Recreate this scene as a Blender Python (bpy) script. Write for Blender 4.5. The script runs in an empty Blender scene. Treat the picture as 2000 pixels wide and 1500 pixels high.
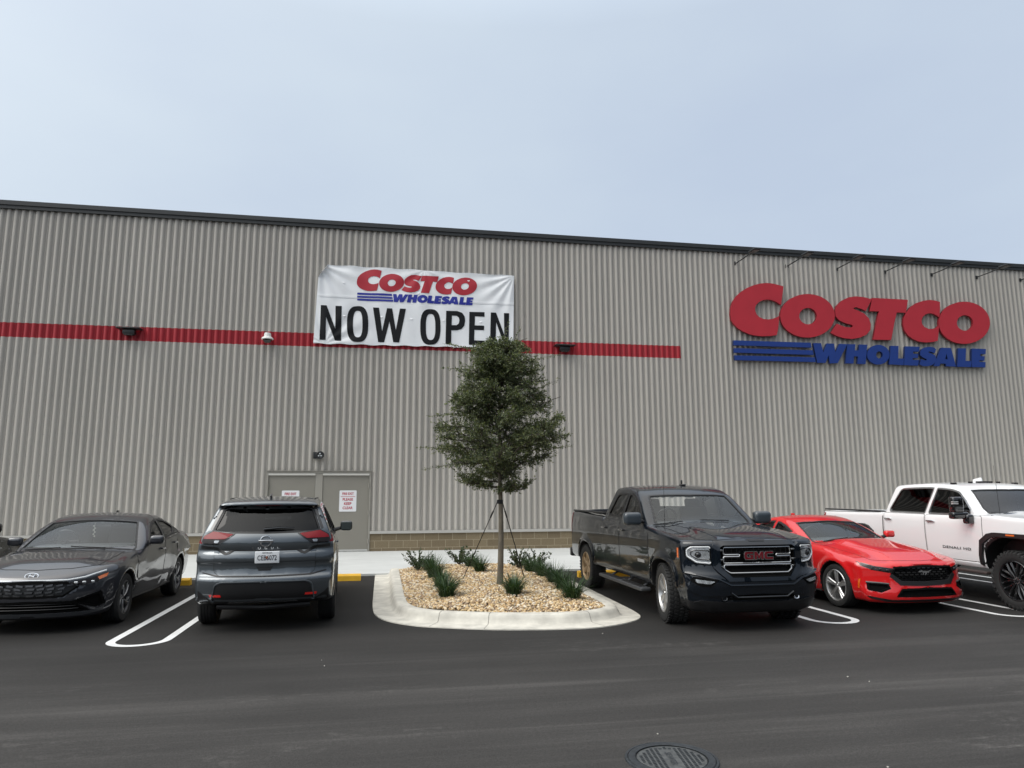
import bpy, bmesh, math, random
import numpy as np
from mathutils import Vector, Matrix
from mathutils.geometry import delaunay_2d_cdt
R = math.radians
S = bpy.context.scene
COL = S.collection
rng = np.random.default_rng(7)

# ---------------------------------------------------------------- camera
F_PX, PITCH, YAW, ROLL, EYE, WY = 1374.2, 0.1511274, 0.1798626, -0.0031235, 1.84856, 20.98
fwd = np.array([math.sin(YAW)*math.cos(PITCH), math.cos(YAW)*math.cos(PITCH), math.sin(PITCH)])
rgt = np.array([math.cos(YAW), -math.sin(YAW), 0.0])
upv = np.cross(rgt, fwd)
cr, sr = math.cos(ROLL), math.sin(ROLL)
rgt, upv = rgt*cr+upv*sr, upv*cr-rgt*sr
cam_d = bpy.data.cameras.new('camera'); cam = bpy.data.objects.new('camera', cam_d); COL.objects.link(cam)
cam_d.sensor_width = 36; cam_d.lens = F_PX/2000*36; cam_d.clip_end = 3000; cam_d.clip_start = .05
cam.matrix_world = Matrix(((rgt[0], upv[0], -fwd[0], 0), (rgt[1], upv[1], -fwd[1], 0), (rgt[2], upv[2], -fwd[2], EYE), (0, 0, 0, 1)))
S.camera = cam

# ---------------------------------------------------------------- world and sun
SUN_EL, SUN_AZ = 47, 250          # azimuth clockwise from +Y: behind the camera, to the left
w = bpy.data.worlds.new('World'); S.world = w; w.use_nodes = True
nt = w.node_tree; bg = nt.nodes['Background']
sky = nt.nodes.new('ShaderNodeTexSky'); sky.sky_type = 'NISHITA'; sky.sun_disc = False
sky.sun_elevation = R(SUN_EL); sky.sun_rotation = R(SUN_AZ); sky.dust_density = 4; sky.air_density = 1.0; sky.ozone_density = 1.5
tc = nt.nodes.new('ShaderNodeTexCoord'); sep = nt.nodes.new('ShaderNodeSeparateXYZ'); nt.links.new(tc.outputs['Generated'], sep.inputs[0])
noi = nt.nodes.new('ShaderNodeTexNoise'); noi.inputs['Scale'].default_value = 1.6; noi.inputs['Detail'].default_value = 5; noi.inputs['Roughness'].default_value = .5
mp = nt.nodes.new('ShaderNodeMapping'); mp.inputs['Scale'].default_value = (1, 1, 2.2)
nt.links.new(tc.outputs['Generated'], mp.inputs[0]); nt.links.new(mp.outputs[0], noi.inputs[0])
# thin overcast veil: brighter to the left, bluer to the right, mixed over the Nishita sky
addn = nt.nodes.new('ShaderNodeMath'); addn.operation = 'MULTIPLY_ADD'; addn.inputs[1].default_value = .42; addn.inputs[2].default_value = .30
nt.links.new(sep.outputs['X'], addn.inputs[0])
nz = nt.nodes.new('ShaderNodeMath'); nz.operation = 'MULTIPLY_ADD'; nz.inputs[1].default_value = 1.5; nt.links.new(noi.outputs['Fac'], nz.inputs[0]); nz.inputs[2].default_value = -.75
sm = nt.nodes.new('ShaderNodeMath'); sm.operation = 'ADD'; nt.links.new(addn.outputs[0], sm.inputs[0]); nt.links.new(nz.outputs[0], sm.inputs[1])
ramp = nt.nodes.new('ShaderNodeValToRGB'); nt.links.new(sm.outputs[0], ramp.inputs[0])
ramp.color_ramp.elements[0].position = .0; ramp.color_ramp.elements[0].color = (6.6, 7.6, 8.6, 1)
ramp.color_ramp.elements[1].position = .75; ramp.color_ramp.elements[1].color = (5.5, 6.45, 7.9, 1)
mix = nt.nodes.new('ShaderNodeMix'); mix.data_type = 'RGBA'; mix.inputs[0].default_value = .93
nt.links.new(sky.outputs[0], mix.inputs[6]); nt.links.new(ramp.outputs[0], mix.inputs[7])
# an overcast sky is brighter overhead than at the horizon
zen = nt.nodes.new('ShaderNodeMapRange'); zen.inputs['From Min'].default_value = .58; zen.inputs['From Max'].default_value = 1; zen.inputs['To Min'].default_value = 1; zen.inputs['To Max'].default_value = 2.1
nt.links.new(sep.outputs['Z'], zen.inputs[0])
vm = nt.nodes.new('ShaderNodeVectorMath'); vm.operation = 'SCALE'
neu = nt.nodes.new('ShaderNodeMix'); neu.data_type = 'RGBA'; neu.inputs[7].default_value = (7.4, 7.3, 7.1, 1)
nf = nt.nodes.new('ShaderNodeMapRange'); nf.inputs['From Min'].default_value = .6; nf.inputs['From Max'].default_value = .95; nf.inputs['To Max'].default_value = .95
nt.links.new(sep.outputs['Z'], nf.inputs[0]); nt.links.new(nf.outputs[0], neu.inputs[0]); nt.links.new(mix.outputs[2], neu.inputs[6]); nt.links.new(neu.outputs[2], vm.inputs[0]); nt.links.new(zen.outputs[0], vm.inputs['Scale'])
# the veiled sun: a broad soft glow high on the left, behind the camera
a, e = R(SUN_AZ), R(SUN_EL)
dt = nt.nodes.new('ShaderNodeVectorMath'); dt.operation = 'DOT_PRODUCT'; dt.inputs[1].default_value = (math.sin(a)*math.cos(e), math.cos(a)*math.cos(e), math.sin(e))
nrmn = nt.nodes.new('ShaderNodeVectorMath'); nrmn.operation = 'NORMALIZE'; nt.links.new(tc.outputs['Generated'], nrmn.inputs[0]); nt.links.new(nrmn.outputs[0], dt.inputs[0])
ex = nt.nodes.new('ShaderNodeMath'); ex.operation = 'MULTIPLY_ADD'; ex.inputs[1].default_value = 5; ex.inputs[2].default_value = -5; nt.links.new(dt.outputs['Value'], ex.inputs[0])
ex2 = nt.nodes.new('ShaderNodeMath'); ex2.operation = 'EXPONENT'; nt.links.new(ex.outputs[0], ex2.inputs[0])
gl = nt.nodes.new('ShaderNodeVectorMath'); gl.operation = 'SCALE'; gl.inputs[0].default_value = (19, 18.2, 17.0); nt.links.new(ex2.outputs[0], gl.inputs['Scale'])
ad = nt.nodes.new('ShaderNodeVectorMath'); ad.operation = 'ADD'; nt.links.new(vm.outputs[0], ad.inputs[0]); nt.links.new(gl.outputs[0], ad.inputs[1])
dk = nt.nodes.new('ShaderNodeVectorMath'); dk.operation = 'DOT_PRODUCT'; dk.inputs[1].default_value = (.8, -.6, 0); nt.links.new(nrmn.outputs[0], dk.inputs[0])
dm = nt.nodes.new('ShaderNodeMapRange'); dm.inputs['From Min'].default_value = .25; dm.inputs['From Max'].default_value = .95; dm.inputs['To Min'].default_value = 1; dm.inputs['To Max'].default_value = .5; nt.links.new(dk.outputs['Value'], dm.inputs[0])
fs = nt.nodes.new('ShaderNodeVectorMath'); fs.operation = 'SCALE'; nt.links.new(ad.outputs[0], fs.inputs[0]); nt.links.new(dm.outputs[0], fs.inputs['Scale'])   # unseen sky behind the camera dimmed on the right, adding wall rib contrast
nt.links.new(fs.outputs[0], bg.inputs[0]); bg.inputs[1].default_value = .10
sd = bpy.data.lights.new('sun', 'SUN'); sun = bpy.data.objects.new('sun', sd); COL.objects.link(sun)
sd.energy = 1.1; sd.angle = R(34); sd.color = (1, .96, .9)
a, e = R(SUN_AZ), R(SUN_EL)
sv = Vector((math.sin(a)*math.cos(e), math.cos(a)*math.cos(e), math.sin(e)))
sun.rotation_euler = sv.to_track_quat('Z', 'Y').to_euler(); sun.location = sv*60
S.view_settings.view_transform = 'Standard'; S.view_settings.look = 'None'; S.view_settings.exposure = 0; S.view_settings.gamma = 1
S.render.engine = 'CYCLES'; S.cycles.use_denoising = True; S.cycles.max_bounces = 8; S.cycles.transparent_max_bounces = 16
S.render.resolution_x = 1024; S.render.resolution_y = 768

# ---------------------------------------------------------------- helpers
def pix(px, py, y=None, z=None, off=0):
    """point seen at a pixel of the 2000x1500 frame, on the plane y=.. or z=.."""
    d = fwd + rgt*(px-1000)/F_PX + upv*(750-py)/F_PX
    t = (z-EYE)/d[2] if z is not None else y/d[1]
    return np.array([d[0]*t, d[1]*t, EYE+d[2]*t])

def tag(o, label=None, cat=None, group=None, kind=None):
    for k, v in (('label', label), ('category', cat), ('group', group), ('kind', kind)):
        if v: o[k] = v
    return o
def empty(name, loc=(0, 0, 0), rz=0, **k):
    o = bpy.data.objects.new(name, None); COL.objects.link(o); o.location = loc; o.rotation_euler = (0, 0, rz)
    o.empty_display_size = .2
    return tag(o, **k)
def mobj(name, v, f, mat, parent=None, smooth=False, sharp=None, mi=None, **k):
    me = bpy.data.meshes.new(name)
    if isinstance(v, np.ndarray) and isinstance(f, np.ndarray):
        n = f.shape[1]; me.vertices.add(len(v)); me.vertices.foreach_set('co', np.ascontiguousarray(v, dtype=np.float32).ravel())
        me.loops.add(f.size); me.loops.foreach_set('vertex_index', np.ascontiguousarray(f, dtype=np.int32).ravel())
        me.polygons.add(len(f)); me.polygons.foreach_set('loop_start', np.arange(0, f.size, n, dtype=np.int32))
        me.update(calc_edges=True)
    else:
        me.from_pydata([tuple(map(float, p)) for p in v], [], [tuple(map(int, q)) for q in f])
    me.validate()
    for m in (mat if isinstance(mat, (list, tuple)) else [mat]): me.materials.append(m)
    if mi is not None and len(mi) == len(me.polygons): me.polygons.foreach_set('material_index', np.asarray(mi, dtype=np.int32))
    if smooth:
        me.polygons.foreach_set('use_smooth', np.ones(len(me.polygons), dtype=bool))
        if sharp: me.set_sharp_from_angle(angle=R(sharp))
    me.update()
    o = bpy.data.objects.new(name, me); COL.objects.link(o)
    if parent: o.parent = parent
    return tag(o, **k)
class MB:
    """collects shapes into one mesh"""
    def __init__(s): s.v = []; s.f = []; s.m = []
    def add(s, v, f, mi=0):
        o = len(s.v); s.v += [tuple(p) for p in v]; s.f += [tuple(i+o for i in q) for q in f]; s.m += [mi]*len(f); return s
    def box(s, x0, x1, y0, y1, z0, z1, mi=0):
        return s.add([(x, y, z) for x in (x0, x1) for y in (y0, y1) for z in (z0, z1)],
                     [(0, 1, 3, 2), (4, 6, 7, 5), (0, 4, 5, 1), (2, 3, 7, 6), (0, 2, 6, 4), (1, 5, 7, 3)], mi)
    def rbox(s, c, size, r, mi=0, rot=None, seg=3):
        bm = bmesh.new(); bmesh.ops.create_cube(bm, size=1)
        for v in bm.verts: v.co = Vector((v.co.x*size[0], v.co.y*size[1], v.co.z*size[2]))
        bmesh.ops.bevel(bm, geom=bm.edges[:], offset=r, segments=seg, profile=.5, affect='EDGES')
        if rot: bmesh.ops.transform(bm, matrix=rot, verts=bm.verts)
        bm.verts.index_update()
        s.add([tuple(v.co+Vector(c)) for v in bm.verts], [[v.index for v in f.verts] for f in bm.faces], mi); bm.free(); return s
    def tube(s, pts, r, n=8, mi=0, closed=False, cap=True):
        pts = [Vector(p) for p in pts]; N = len(pts); rs = r if isinstance(r, (list, tuple)) else [r]*N
        vs, fs = [], []; prev = None
        for i, p in enumerate(pts):
            t = (pts[(i+1) % N]-pts[i-1]) if closed else (pts[min(i+1, N-1)]-pts[max(i-1, 0)])
            t.normalize()
            u = t.cross(Vector((0, 0, 1))) if prev is None else prev - t*prev.dot(t)
            if u.length < 1e-4: u = t.cross(Vector((0, 1, 0)))
            if u.length < 1e-4: u = t.cross(Vector((1, 0, 0)))
            u.normalize(); prev = u; q = t.cross(u)
            vs += [p+(u*math.cos(a)+q*math.sin(a))*rs[i] for a in [2*math.pi*j/n for j in range(n)]]
        for i in range(N if closed else N-1):
            for j in range(n):
                k = ((i+1) % N)*n
                fs.append((i*n+j, i*n+(j+1) % n, k+(j+1) % n, k+j))
        if cap and not closed: fs += [tuple(range(n))[::-1], tuple((N-1)*n+j for j in range(n))]
        return s.add(vs, fs, mi)
    def lathe(s, prof, c, axis='y', n=32, mi=0, a0=0):
        vs, fs = [], []; P = len(prof)
        for j in range(n):
            a = a0+2*math.pi*j/n; ca, sa = math.cos(a), math.sin(a)
            for (r, h) in prof:
                p = {'y': (r*ca, h, r*sa), 'z': (r*ca, r*sa, h), 'x': (h, r*ca, r*sa)}[axis]
                vs.append((c[0]+p[0], c[1]+p[1], c[2]+p[2]))
        for j in range(n):
            for i in range(P-1):
                k = ((j+1) % n)*P
                fs.append((j*P+i, k+i, k+i+1, j*P+i+1))
        return s.add(vs, fs, mi)
    def build(s, name, mat, parent=None, smooth=False, sharp=35, **k):
        return mobj(name, s.v, s.f, mat, parent, smooth, sharp, s.m, **k)

def poly_area(p): p = np.asarray(p); return .5*np.sum(p[:, 0]*np.roll(p[:, 1], -1)-np.roll(p[:, 0], -1)*p[:, 1])
def ccw(p): return [tuple(q) for q in p] if poly_area(p) > 0 else [tuple(q) for q in p][::-1]
def rnd(p, r, n=4):
    """round the corners of a polygon"""
    p = [np.array(q, float) for q in p]; out = []
    for i in range(len(p)):
        a, b, c = p[i-1], p[i], p[(i+1) % len(p)]
        la, lc = np.linalg.norm(a-b), np.linalg.norm(c-b); q = min(r, la*.48, lc*.48)
        s, t = b+(a-b)/la*q, b+(c-b)/lc*q
        for k in range(n+1):
            u = k/n; out.append(tuple((1-u)**2*s+2*u*(1-u)*b+u*u*t))
    return out
def inset(p, d):
    p = ccw(p); n = len(p); out = []
    for i in range(n):
        a, b, c = map(np.array, (p[i-1], p[i], p[(i+1) % n]))
        e1, e2 = b-a, c-b; e1 = e1/(np.linalg.norm(e1)+1e-9); e2 = e2/(np.linalg.norm(e2)+1e-9)
        n1, n2 = np.array([-e1[1], e1[0]]), np.array([-e2[1], e2[0]]); m = n1+n2; m = m/(np.linalg.norm(m)+1e-9)
        out.append(tuple(b+m*d/max(.5, m.dot(n1))))
    return out
def dens(p, res):
    out = []
    for i in range(len(p)):
        a, b = np.array(p[i], float), np.array(p[(i+1) % len(p)], float)
        k = max(1, int(np.ceil(np.linalg.norm(b-a)/res)))
        out += [tuple(a+(b-a)*j/k) for j in range(k)]
    return out
def pip(pts, poly):
    x, y = pts[:, 0], pts[:, 1]; c = np.zeros(len(pts), bool); n = len(poly)
    for i in range(n):
        x1, y1 = poly[i]; x2, y2 = poly[(i+1) % n]
        if y1 == y2: continue
        t = ((y1 > y) != (y2 > y)) & (x < (x2-x1)*(y-y1)/(y2-y1)+x1); c ^= t
    return c
def smooth_closed(p, n=6):
    """closed Catmull-Rom through points"""
    p = [np.array(q, float) for q in p]; out = []; N = len(p)
    for i in range(N):
        a, b, c, d = p[i-1], p[i], p[(i+1) % N], p[(i+2) % N]
        for k in range(n):
            t = k/n; out.append(tuple(.5*((2*b)+(c-a)*t+(2*a-5*b+4*c-d)*t*t+(3*b-a-3*c+d)*t**3)))
    return out
def tri_poly(outer, holes=(), res=None, inner=None):
    """CDT of a polygon with holes; returns 2-D points, triangles, boundary edges and which triangles lie outside `inner`"""
    loops = [dens(outer, res) if res else list(outer)]+[dens(h, res) if res else list(h) for h in holes]+([dens(inner, res) if res else list(inner)] if inner else [])
    pts, edges = [], []
    for L in loops:
        o = len(pts); pts += [Vector((float(q[0]), float(q[1]))) for q in L]; edges += [(o+i, o+(i+1) % len(L)) for i in range(len(L))]
    if res:
        o = np.array(outer); x0, y0 = o.min(0); x1, y1 = o.max(0)
        gx, gy = np.meshgrid(np.arange(x0+res/2, x1, res), np.arange(y0+res/2, y1, res)); g = np.stack([gx.ravel(), gy.ravel()], 1)
        if len(g):
            g = g[pip(g, outer)]
            b = np.array([tuple(q) for q in pts])
            if len(g): g = g[np.array([np.min(np.sum((b-q)**2, 1)) > (res*.45)**2 for q in g], bool)]
            pts += [Vector(q) for q in g.tolist()]
    r = delaunay_2d_cdt(pts, edges, [], 0, 1e-6)
    P = np.array([tuple(q) for q in r[0]]); T = np.array([t for t in r[2]], int)
    c = P[T].mean(1); k = pip(c, outer)
    for h in holes: k &= ~pip(c, h)
    T = T[k]; c = c[k]
    ar = (P[T[:, 1], 0]-P[T[:, 0], 0])*(P[T[:, 2], 1]-P[T[:, 0], 1])-(P[T[:, 1], 1]-P[T[:, 0], 1])*(P[T[:, 2], 0]-P[T[:, 0], 0])
    T[ar < 0] = T[ar < 0][:, ::-1]
    ed = {}
    for t in T:
        for i in range(3):
            a, b = int(t[i]), int(t[(i+1) % 3])
            if (b, a) in ed: del ed[(b, a)]
            else: ed[(a, b)] = 1
    out = ~pip(c, inner) if inner else np.zeros(len(T), bool)
    return P, T, list(ed), out
def solid_poly(outer, holes, fn, depth, mb, mi=0, res=None, mside=None):
    """extrude a 2-D polygon; fn maps (u, v, d) to 3-D, d from 0 (front) to depth (back)"""
    P, T, E, _ = tri_poly(outer, holes, res)
    n = len(P); v = [fn(p[0], p[1], 0) for p in P]+[fn(p[0], p[1], depth) for p in P]
    f = [tuple(t) for t in T]; mb.add(v, f+[(a, b, ) for a, b in []], mi)
    o = len(mb.v)-2*n
    mb.f += [tuple(int(i)+o+n for i in t[::-1]) for t in T]; mb.m += [mi]*len(T)
    mb.f += [(b+o, a+o, a+o+n, b+o+n) for a, b in E]; mb.m += [mi if mside is None else mside]*len(E)
    return mb
def ell(cx, cy, rx, ry, n=40, p=2.0):
    o = []
    for i in range(n):
        a = 2*math.pi*i/n; c, s = math.cos(a), math.sin(a)
        o.append((cx+rx*abs(c)**(2/p)*(1 if c > 0 else -1), cy+ry*abs(s)**(2/p)*(1 if s > 0 else -1)))
    return o
def text_mesh(body, h, bold=0, sx=1.0, spacing=1.0, depth=0):
    """text as (verts, faces), centred on its own box; h = cap height"""
    c = bpy.data.curves.new('t', 'FONT'); c.body = body; c.align_x = 'CENTER'; c.size = 1; c.offset = bold; c.space_character = spacing; c.extrude = depth; c.resolution_u = 3
    c.space_line = .82
    o = bpy.data.objects.new('t', c); COL.objects.link(o); bpy.context.view_layer.update()
    me = o.evaluated_get(bpy.context.evaluated_depsgraph_get()).to_mesh()
    v = np.array([tuple(p.co) for p in me.vertices]).reshape(-1, 3); f = [tuple(p.vertices) for p in me.polygons]
    bpy.data.objects.remove(o); bpy.data.curves.remove(c)
    nl = body.count('\n'); H = v[:, 1].max()-v[:, 1].min(); k = h/H
    v = v*k; v[:, 0] *= sx; v[:, 2] /= k
    v[:, 0] -= (v[:, 0].max()+v[:, 0].min())/2; v[:, 1] -= (v[:, 1].max()+v[:, 1].min())/2
    return v, f

# ---------------------------------------------------------------- materials
MATS = {}
def mat(name, col, rough=.6, metal=0, coat=0, spec=.5, noise=None, bump=None, emit=None, coat_rough=.03):
    if name in MATS: return MATS[name]
    m = bpy.data.materials.new(name); m.use_nodes = True; n = m.node_tree; b = n.nodes['Principled BSDF']
    b.inputs['Base Color'].default_value = (*col, 1); b.inputs['Roughness'].default_value = rough; b.inputs['Metallic'].default_value = metal
    b.inputs['Coat Weight'].default_value = coat; b.inputs['Coat Roughness'].default_value = coat_rough; b.inputs['Specular IOR Level'].default_value = spec
    tcn = n.nodes.new('ShaderNodeTexCoord')
    if noise:   # (scale, amount, stretch)
        sc, am = noise[:2]; st = noise[2] if len(noise) > 2 else (1, 1, 1)
        mpn = n.nodes.new('ShaderNodeMapping'); mpn.inputs['Scale'].default_value = st; n.links.new(tcn.outputs['Object'], mpn.inputs[0])
        t = n.nodes.new('ShaderNodeTexNoise'); t.inputs['Scale'].default_value = sc; t.inputs['Detail'].default_value = 6; n.links.new(mpn.outputs[0], t.inputs[0])
        h = n.nodes.new('ShaderNodeMapRange'); h.inputs['From Min'].default_value = .3; h.inputs['From Max'].default_value = .7
        h.inputs['To Min'].default_value = 1-am; h.inputs['To Max'].default_value = 1+am; n.links.new(t.outputs['Fac'], h.inputs[0])
        x = n.nodes.new('ShaderNodeVectorMath'); x.operation = 'SCALE'; x.inputs[0].default_value = col; n.links.new(h.outputs[0], x.inputs['Scale'])
        n.links.new(x.outputs[0], b.inputs['Base Color'])
    if bump:
        t = n.nodes.new('ShaderNodeTexNoise'); t.inputs['Scale'].default_value = bump[0]; t.inputs['Detail'].default_value = 4; n.links.new(tcn.outputs['Object'], t.inputs[0])
        bp = n.nodes.new('ShaderNodeBump'); bp.inputs['Distance'].default_value = bump[1]; bp.inputs['Strength'].default_value = 1; n.links.new(t.outputs['Fac'], bp.inputs['Height']); n.links.new(bp.outputs[0], b.inputs['Normal'])
    MATS[name] = m; return m
def glass(name, tint, refl=1.5, rough=.0, sky_sheen=0.0, sheen_col=(.35, .4, .42)):
    if name in MATS: return MATS[name]
    m = bpy.data.materials.new(name); m.use_nodes = True; n = m.node_tree; n.nodes.remove(n.nodes['Principled BSDF'])
    out = n.nodes['Material Output']
    t = n.nodes.new('ShaderNodeBsdfTransparent'); t.inputs[0].default_value = (*tint, 1)
    g = n.nodes.new('ShaderNodeBsdfGlossy'); g.inputs['Roughness'].default_value = rough; g.inputs[0].default_value = (1, 1, 1, 1)
    fr = n.nodes.new('ShaderNodeFresnel'); fr.inputs[0].default_value = refl
    mx = n.nodes.new('ShaderNodeMixShader'); n.links.new(fr.outputs[0], mx.inputs[0])
    base = t.outputs[0]
    if sky_sheen:
        d = n.nodes.new('ShaderNodeBsdfDiffuse'); d.inputs[0].default_value = (*sheen_col, 1)  # pale diffuse layer painted in for sky reflected off the glass
        m2 = n.nodes.new('ShaderNodeMixShader'); m2.inputs[0].default_value = sky_sheen; n.links.new(t.outputs[0], m2.inputs[1]); n.links.new(d.outputs[0], m2.inputs[2]); base = m2.outputs[0]
    n.links.new(base, mx.inputs[1]); n.links.new(g.outputs[0], mx.inputs[2]); n.links.new(mx.outputs[0], out.inputs[0])
    MATS[name] = m; return m
BLK = mat('black_plastic', (.012, .012, .013), .45)
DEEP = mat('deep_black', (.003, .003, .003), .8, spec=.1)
BLKG = mat('gloss_black', (.006, .006, .007), .08, coat=1)
RUB = mat('tyre_rubber', (.016, .016, .016), .75, bump=(60, .002))
CHR = mat('chrome', (.75, .76, .78), .12, metal=1)
SIL = mat('silver_alloy', (.62, .62, .62), .32, metal=.9)
INT = mat('car_interior', (.085, .085, .088), .8)
INTL = mat('car_interior_grey', (.16, .16, .16), .8)
WHT = mat('white_paint', (.78, .78, .78), .4)
# ================================================================ ground
def node_mat(name):
    m = bpy.data.materials.new(name); m.use_nodes = True; MATS[name] = m
    return m, m.node_tree, m.node_tree.nodes['Principled BSDF']
def N(t, kind, **inp):
    n = t.nodes.new(kind)
    for k, v in inp.items(): n.inputs[k.replace('_', ' ')].default_value = v
    return n
m, t, b = node_mat('asphalt')
tcn = t.nodes.new('ShaderNodeTexCoord'); b.inputs['Roughness'].default_value = .82; b.inputs['Specular IOR Level'].default_value = .35
def tn(scale, detail=5, st=(1, 1, 1), rough=.6, rot=0):
    mpn = t.nodes.new('ShaderNodeMapping'); mpn.inputs['Scale'].default_value = st; mpn.inputs['Rotation'].default_value = (0, 0, rot); t.links.new(tcn.outputs['Object'], mpn.inputs[0])
    n = N(t, 'ShaderNodeTexNoise', Scale=scale, Detail=detail, Roughness=rough); t.links.new(mpn.outputs[0], n.inputs[0]); return n.outputs['Fac']
def rng_(src, a, b_, c, d, clamp=True):
    r = t.nodes.new('ShaderNodeMapRange'); r.clamp = clamp
    for i, v in zip((1, 2, 3, 4), (a, b_, c, d)): r.inputs[i].default_value = v
    t.links.new(src, r.inputs[0]); return r.outputs[0]
def mth(op, a, b_):
    n = t.nodes.new('ShaderNodeMath'); n.operation = op
    for i, v in enumerate((a, b_)):
        if isinstance(v, (int, float)): n.inputs[i].default_value = v
        else: t.links.new(v, n.inputs[i])
    return n.outputs[0]
sp_ = t.nodes.new('ShaderNodeSeparateXYZ'); t.links.new(tcn.outputs['Object'], sp_.inputs[0])
lane = rng_(sp_.outputs['Y'], 6.2, 10.4, 1.0, 0.0)            # paler lane; stall colour darkened to deepen the shade between the cars
streak = rng_(tn(1.3, 4, (.07, 1.5, 1), .6, .05), .46, .70, 0, 1)
scuff = mth('MULTIPLY', rng_(tn(.55, 3, (.5, 1.2, 1)), .55, .75, 0, 1), rng_(tn(9, 6, (.6, 1.3, 1), .7), .50, .72, 0, 1))
grain = rng_(tn(95, 4, (1, 1, 1), .7), .3, .75, .40, 1.75)
grain2 = rng_(tn(30, 5, (1, 1, 1), .75), .3, .7, .74, 1.26)
blot = rng_(tn(.8, 5, (.6, 1, 1)), .3, .7, .85, 1.15)
v = mth('MULTIPLY', lane, .027)
v = mth('ADD', v, .0145)
v = mth('ADD', v, mth('MULTIPLY', mth('MULTIPLY', streak, lane), .024))
v = mth('ADD', v, mth('MULTIPLY', mth('MULTIPLY', rng_(tn(5, 4, (.035, 1.5, 1), .65, .03), .52, .72, 0, 1), lane), .020))
v = mth('ADD', v, mth('MULTIPLY', mth('MULTIPLY', scuff, lane), .16))
v = mth('MULTIPLY', v, rng_(tn(.45, 3, (.35, 1.5, 1)), .36, .58, .80, 1.04)); v = mth('MULTIPLY', v, grain); v = mth('MULTIPLY', v, grain2); v = mth('MULTIPLY', v, blot)
cc = t.nodes.new('ShaderNodeCombineColor')
t.links.new(v, cc.inputs[0]); t.links.new(mth('MULTIPLY', v, .95), cc.inputs[1]); t.links.new(mth('MULTIPLY', v, .90), cc.inputs[2])
t.links.new(cc.outputs[0], b.inputs['Base Color'])
bp = N(t, 'ShaderNodeBump', Distance=.004, Strength=.8); t.links.new(tn(170, 4, (1, 1, 1), .7), bp.inputs['Height']); t.links.new(bp.outputs[0], b.inputs['Normal'])
ASPH = m
mobj('parking_lot', [(-400, -400, 0), (400, -400, 0), (400, 500, 0), (-400, 500, 0)], [(0, 1, 2, 3)], ASPH, kind='structure')

CONC, t, b = node_mat('sidewalk_concrete')
tcn = t.nodes.new('ShaderNodeTexCoord'); b.inputs['Roughness'].default_value = .85
sp_ = t.nodes.new('ShaderNodeSeparateXYZ'); t.links.new(tcn.outputs['Object'], sp_.inputs[0])
br = rng_(tn(4, 5, (.25, 2.5, 1)), .3, .7, .93, 1.06); st2 = rng_(tn(.7, 4), .3, .7, .93, 1.07)
jx = mth('ABSOLUTE', mth('SUBTRACT', mth('MODULO', mth('ADD', sp_.outputs['X'], 60.42), 3.66), 1.83), 0)
jl = rng_(jx, 1.815, 1.822, 1, .62)
v = mth('MULTIPLY', mth('MULTIPLY', br, st2), jl)
cc = t.nodes.new('ShaderNodeCombineColor')
for i, c in enumerate((.56, .575, .565)): t.links.new(mth('MULTIPLY', v, c), cc.inputs[i])
t.links.new(cc.outputs[0], b.inputs['Base Color'])
y0 = 16.35
mobj('sidewalk', [(-60, y0, .004), (60, y0, .004), (60, y0, .05), (-60, y0, .05), (60, WY+.3, .17), (-60, WY+.3, .17)], [(0, 1, 2, 3), (3, 2, 4, 5)], CONC, kind='structure')

PAINT = mat('road_paint', (.72, .73, .73), .6, noise=(5, .07))
def hairpin(cx, y_end, rad=.325, wd=.105, curve=1.0):
    L = [(cx-rad, 16.3)]+[(cx-rad*math.cos(a), y_end+rad-rad*curve*math.sin(a)) for a in [math.pi*i/20 for i in range(21)]]+[(cx+rad, 16.3)]
    L = [np.array(p) for p in L]; v, f = [], []
    for i, p in enumerate(L):
        tg = L[min(i+1, len(L)-1)]-L[max(i-1, 0)]; tg = tg/np.linalg.norm(tg); nn = np.array([-tg[1], tg[0]])*wd/2
        v += [(*(p+nn), .004), (*(p-nn), .004)]
    f = [(2*i, 2*i+1, 2*i+3, 2*i+2) for i in range(len(L)-1)]
    mobj('parking_line', v, [q[::-1] for q in f], PAINT, kind='structure')
for cx, ye in ((-5.95, 9.75), (-2.97, 9.62), (6.43, 9.28), (9.42, 9.22), (12.42, 9.15), (15.4, 9.1)): hairpin(cx, ye)

# ---------------------------------------------------------------- wheel stops
YEL = mat('yellow_paint', (.80, .46, .03), .55, noise=(9, .08))
def wheel_stop(x, y, label):
    mb = MB(); mb.add([], [])
    prof = [(-.075, 0), (-.07, .10), (-.045, .135), (.045, .135), (.07, .10), (.075, 0)]
    v = [(sx, p[0], p[1]) for sx in (-.915, .915) for p in prof]; n = len(prof)
    f = [(i, i+1, n+i+1, n+i) for i in range(n-1)]+[tuple(range(n))[::-1], tuple(range(n, 2*n)), (0, n, 2*n-1, n-1)]
    mb.v = v; mb.f = f; mb.m = [0]*len(f)
    o = mb.build('wheel_stop', YEL); o.location = (x, y, 0)
    tag(o, label, 'wheel stop', 'yellow wheel stops along the sidewalk')
wheel_stop(-1.33, 15.62, 'yellow concrete wheel stop ahead of the grey SUV, by the planter')
wheel_stop(-4.68, 15.55, 'yellow concrete wheel stop behind the dark grey sedan')
wheel_stop(5.12, 15.2, 'yellow concrete wheel stop behind the dark pickup, mostly hidden by its rear tyre')

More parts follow.
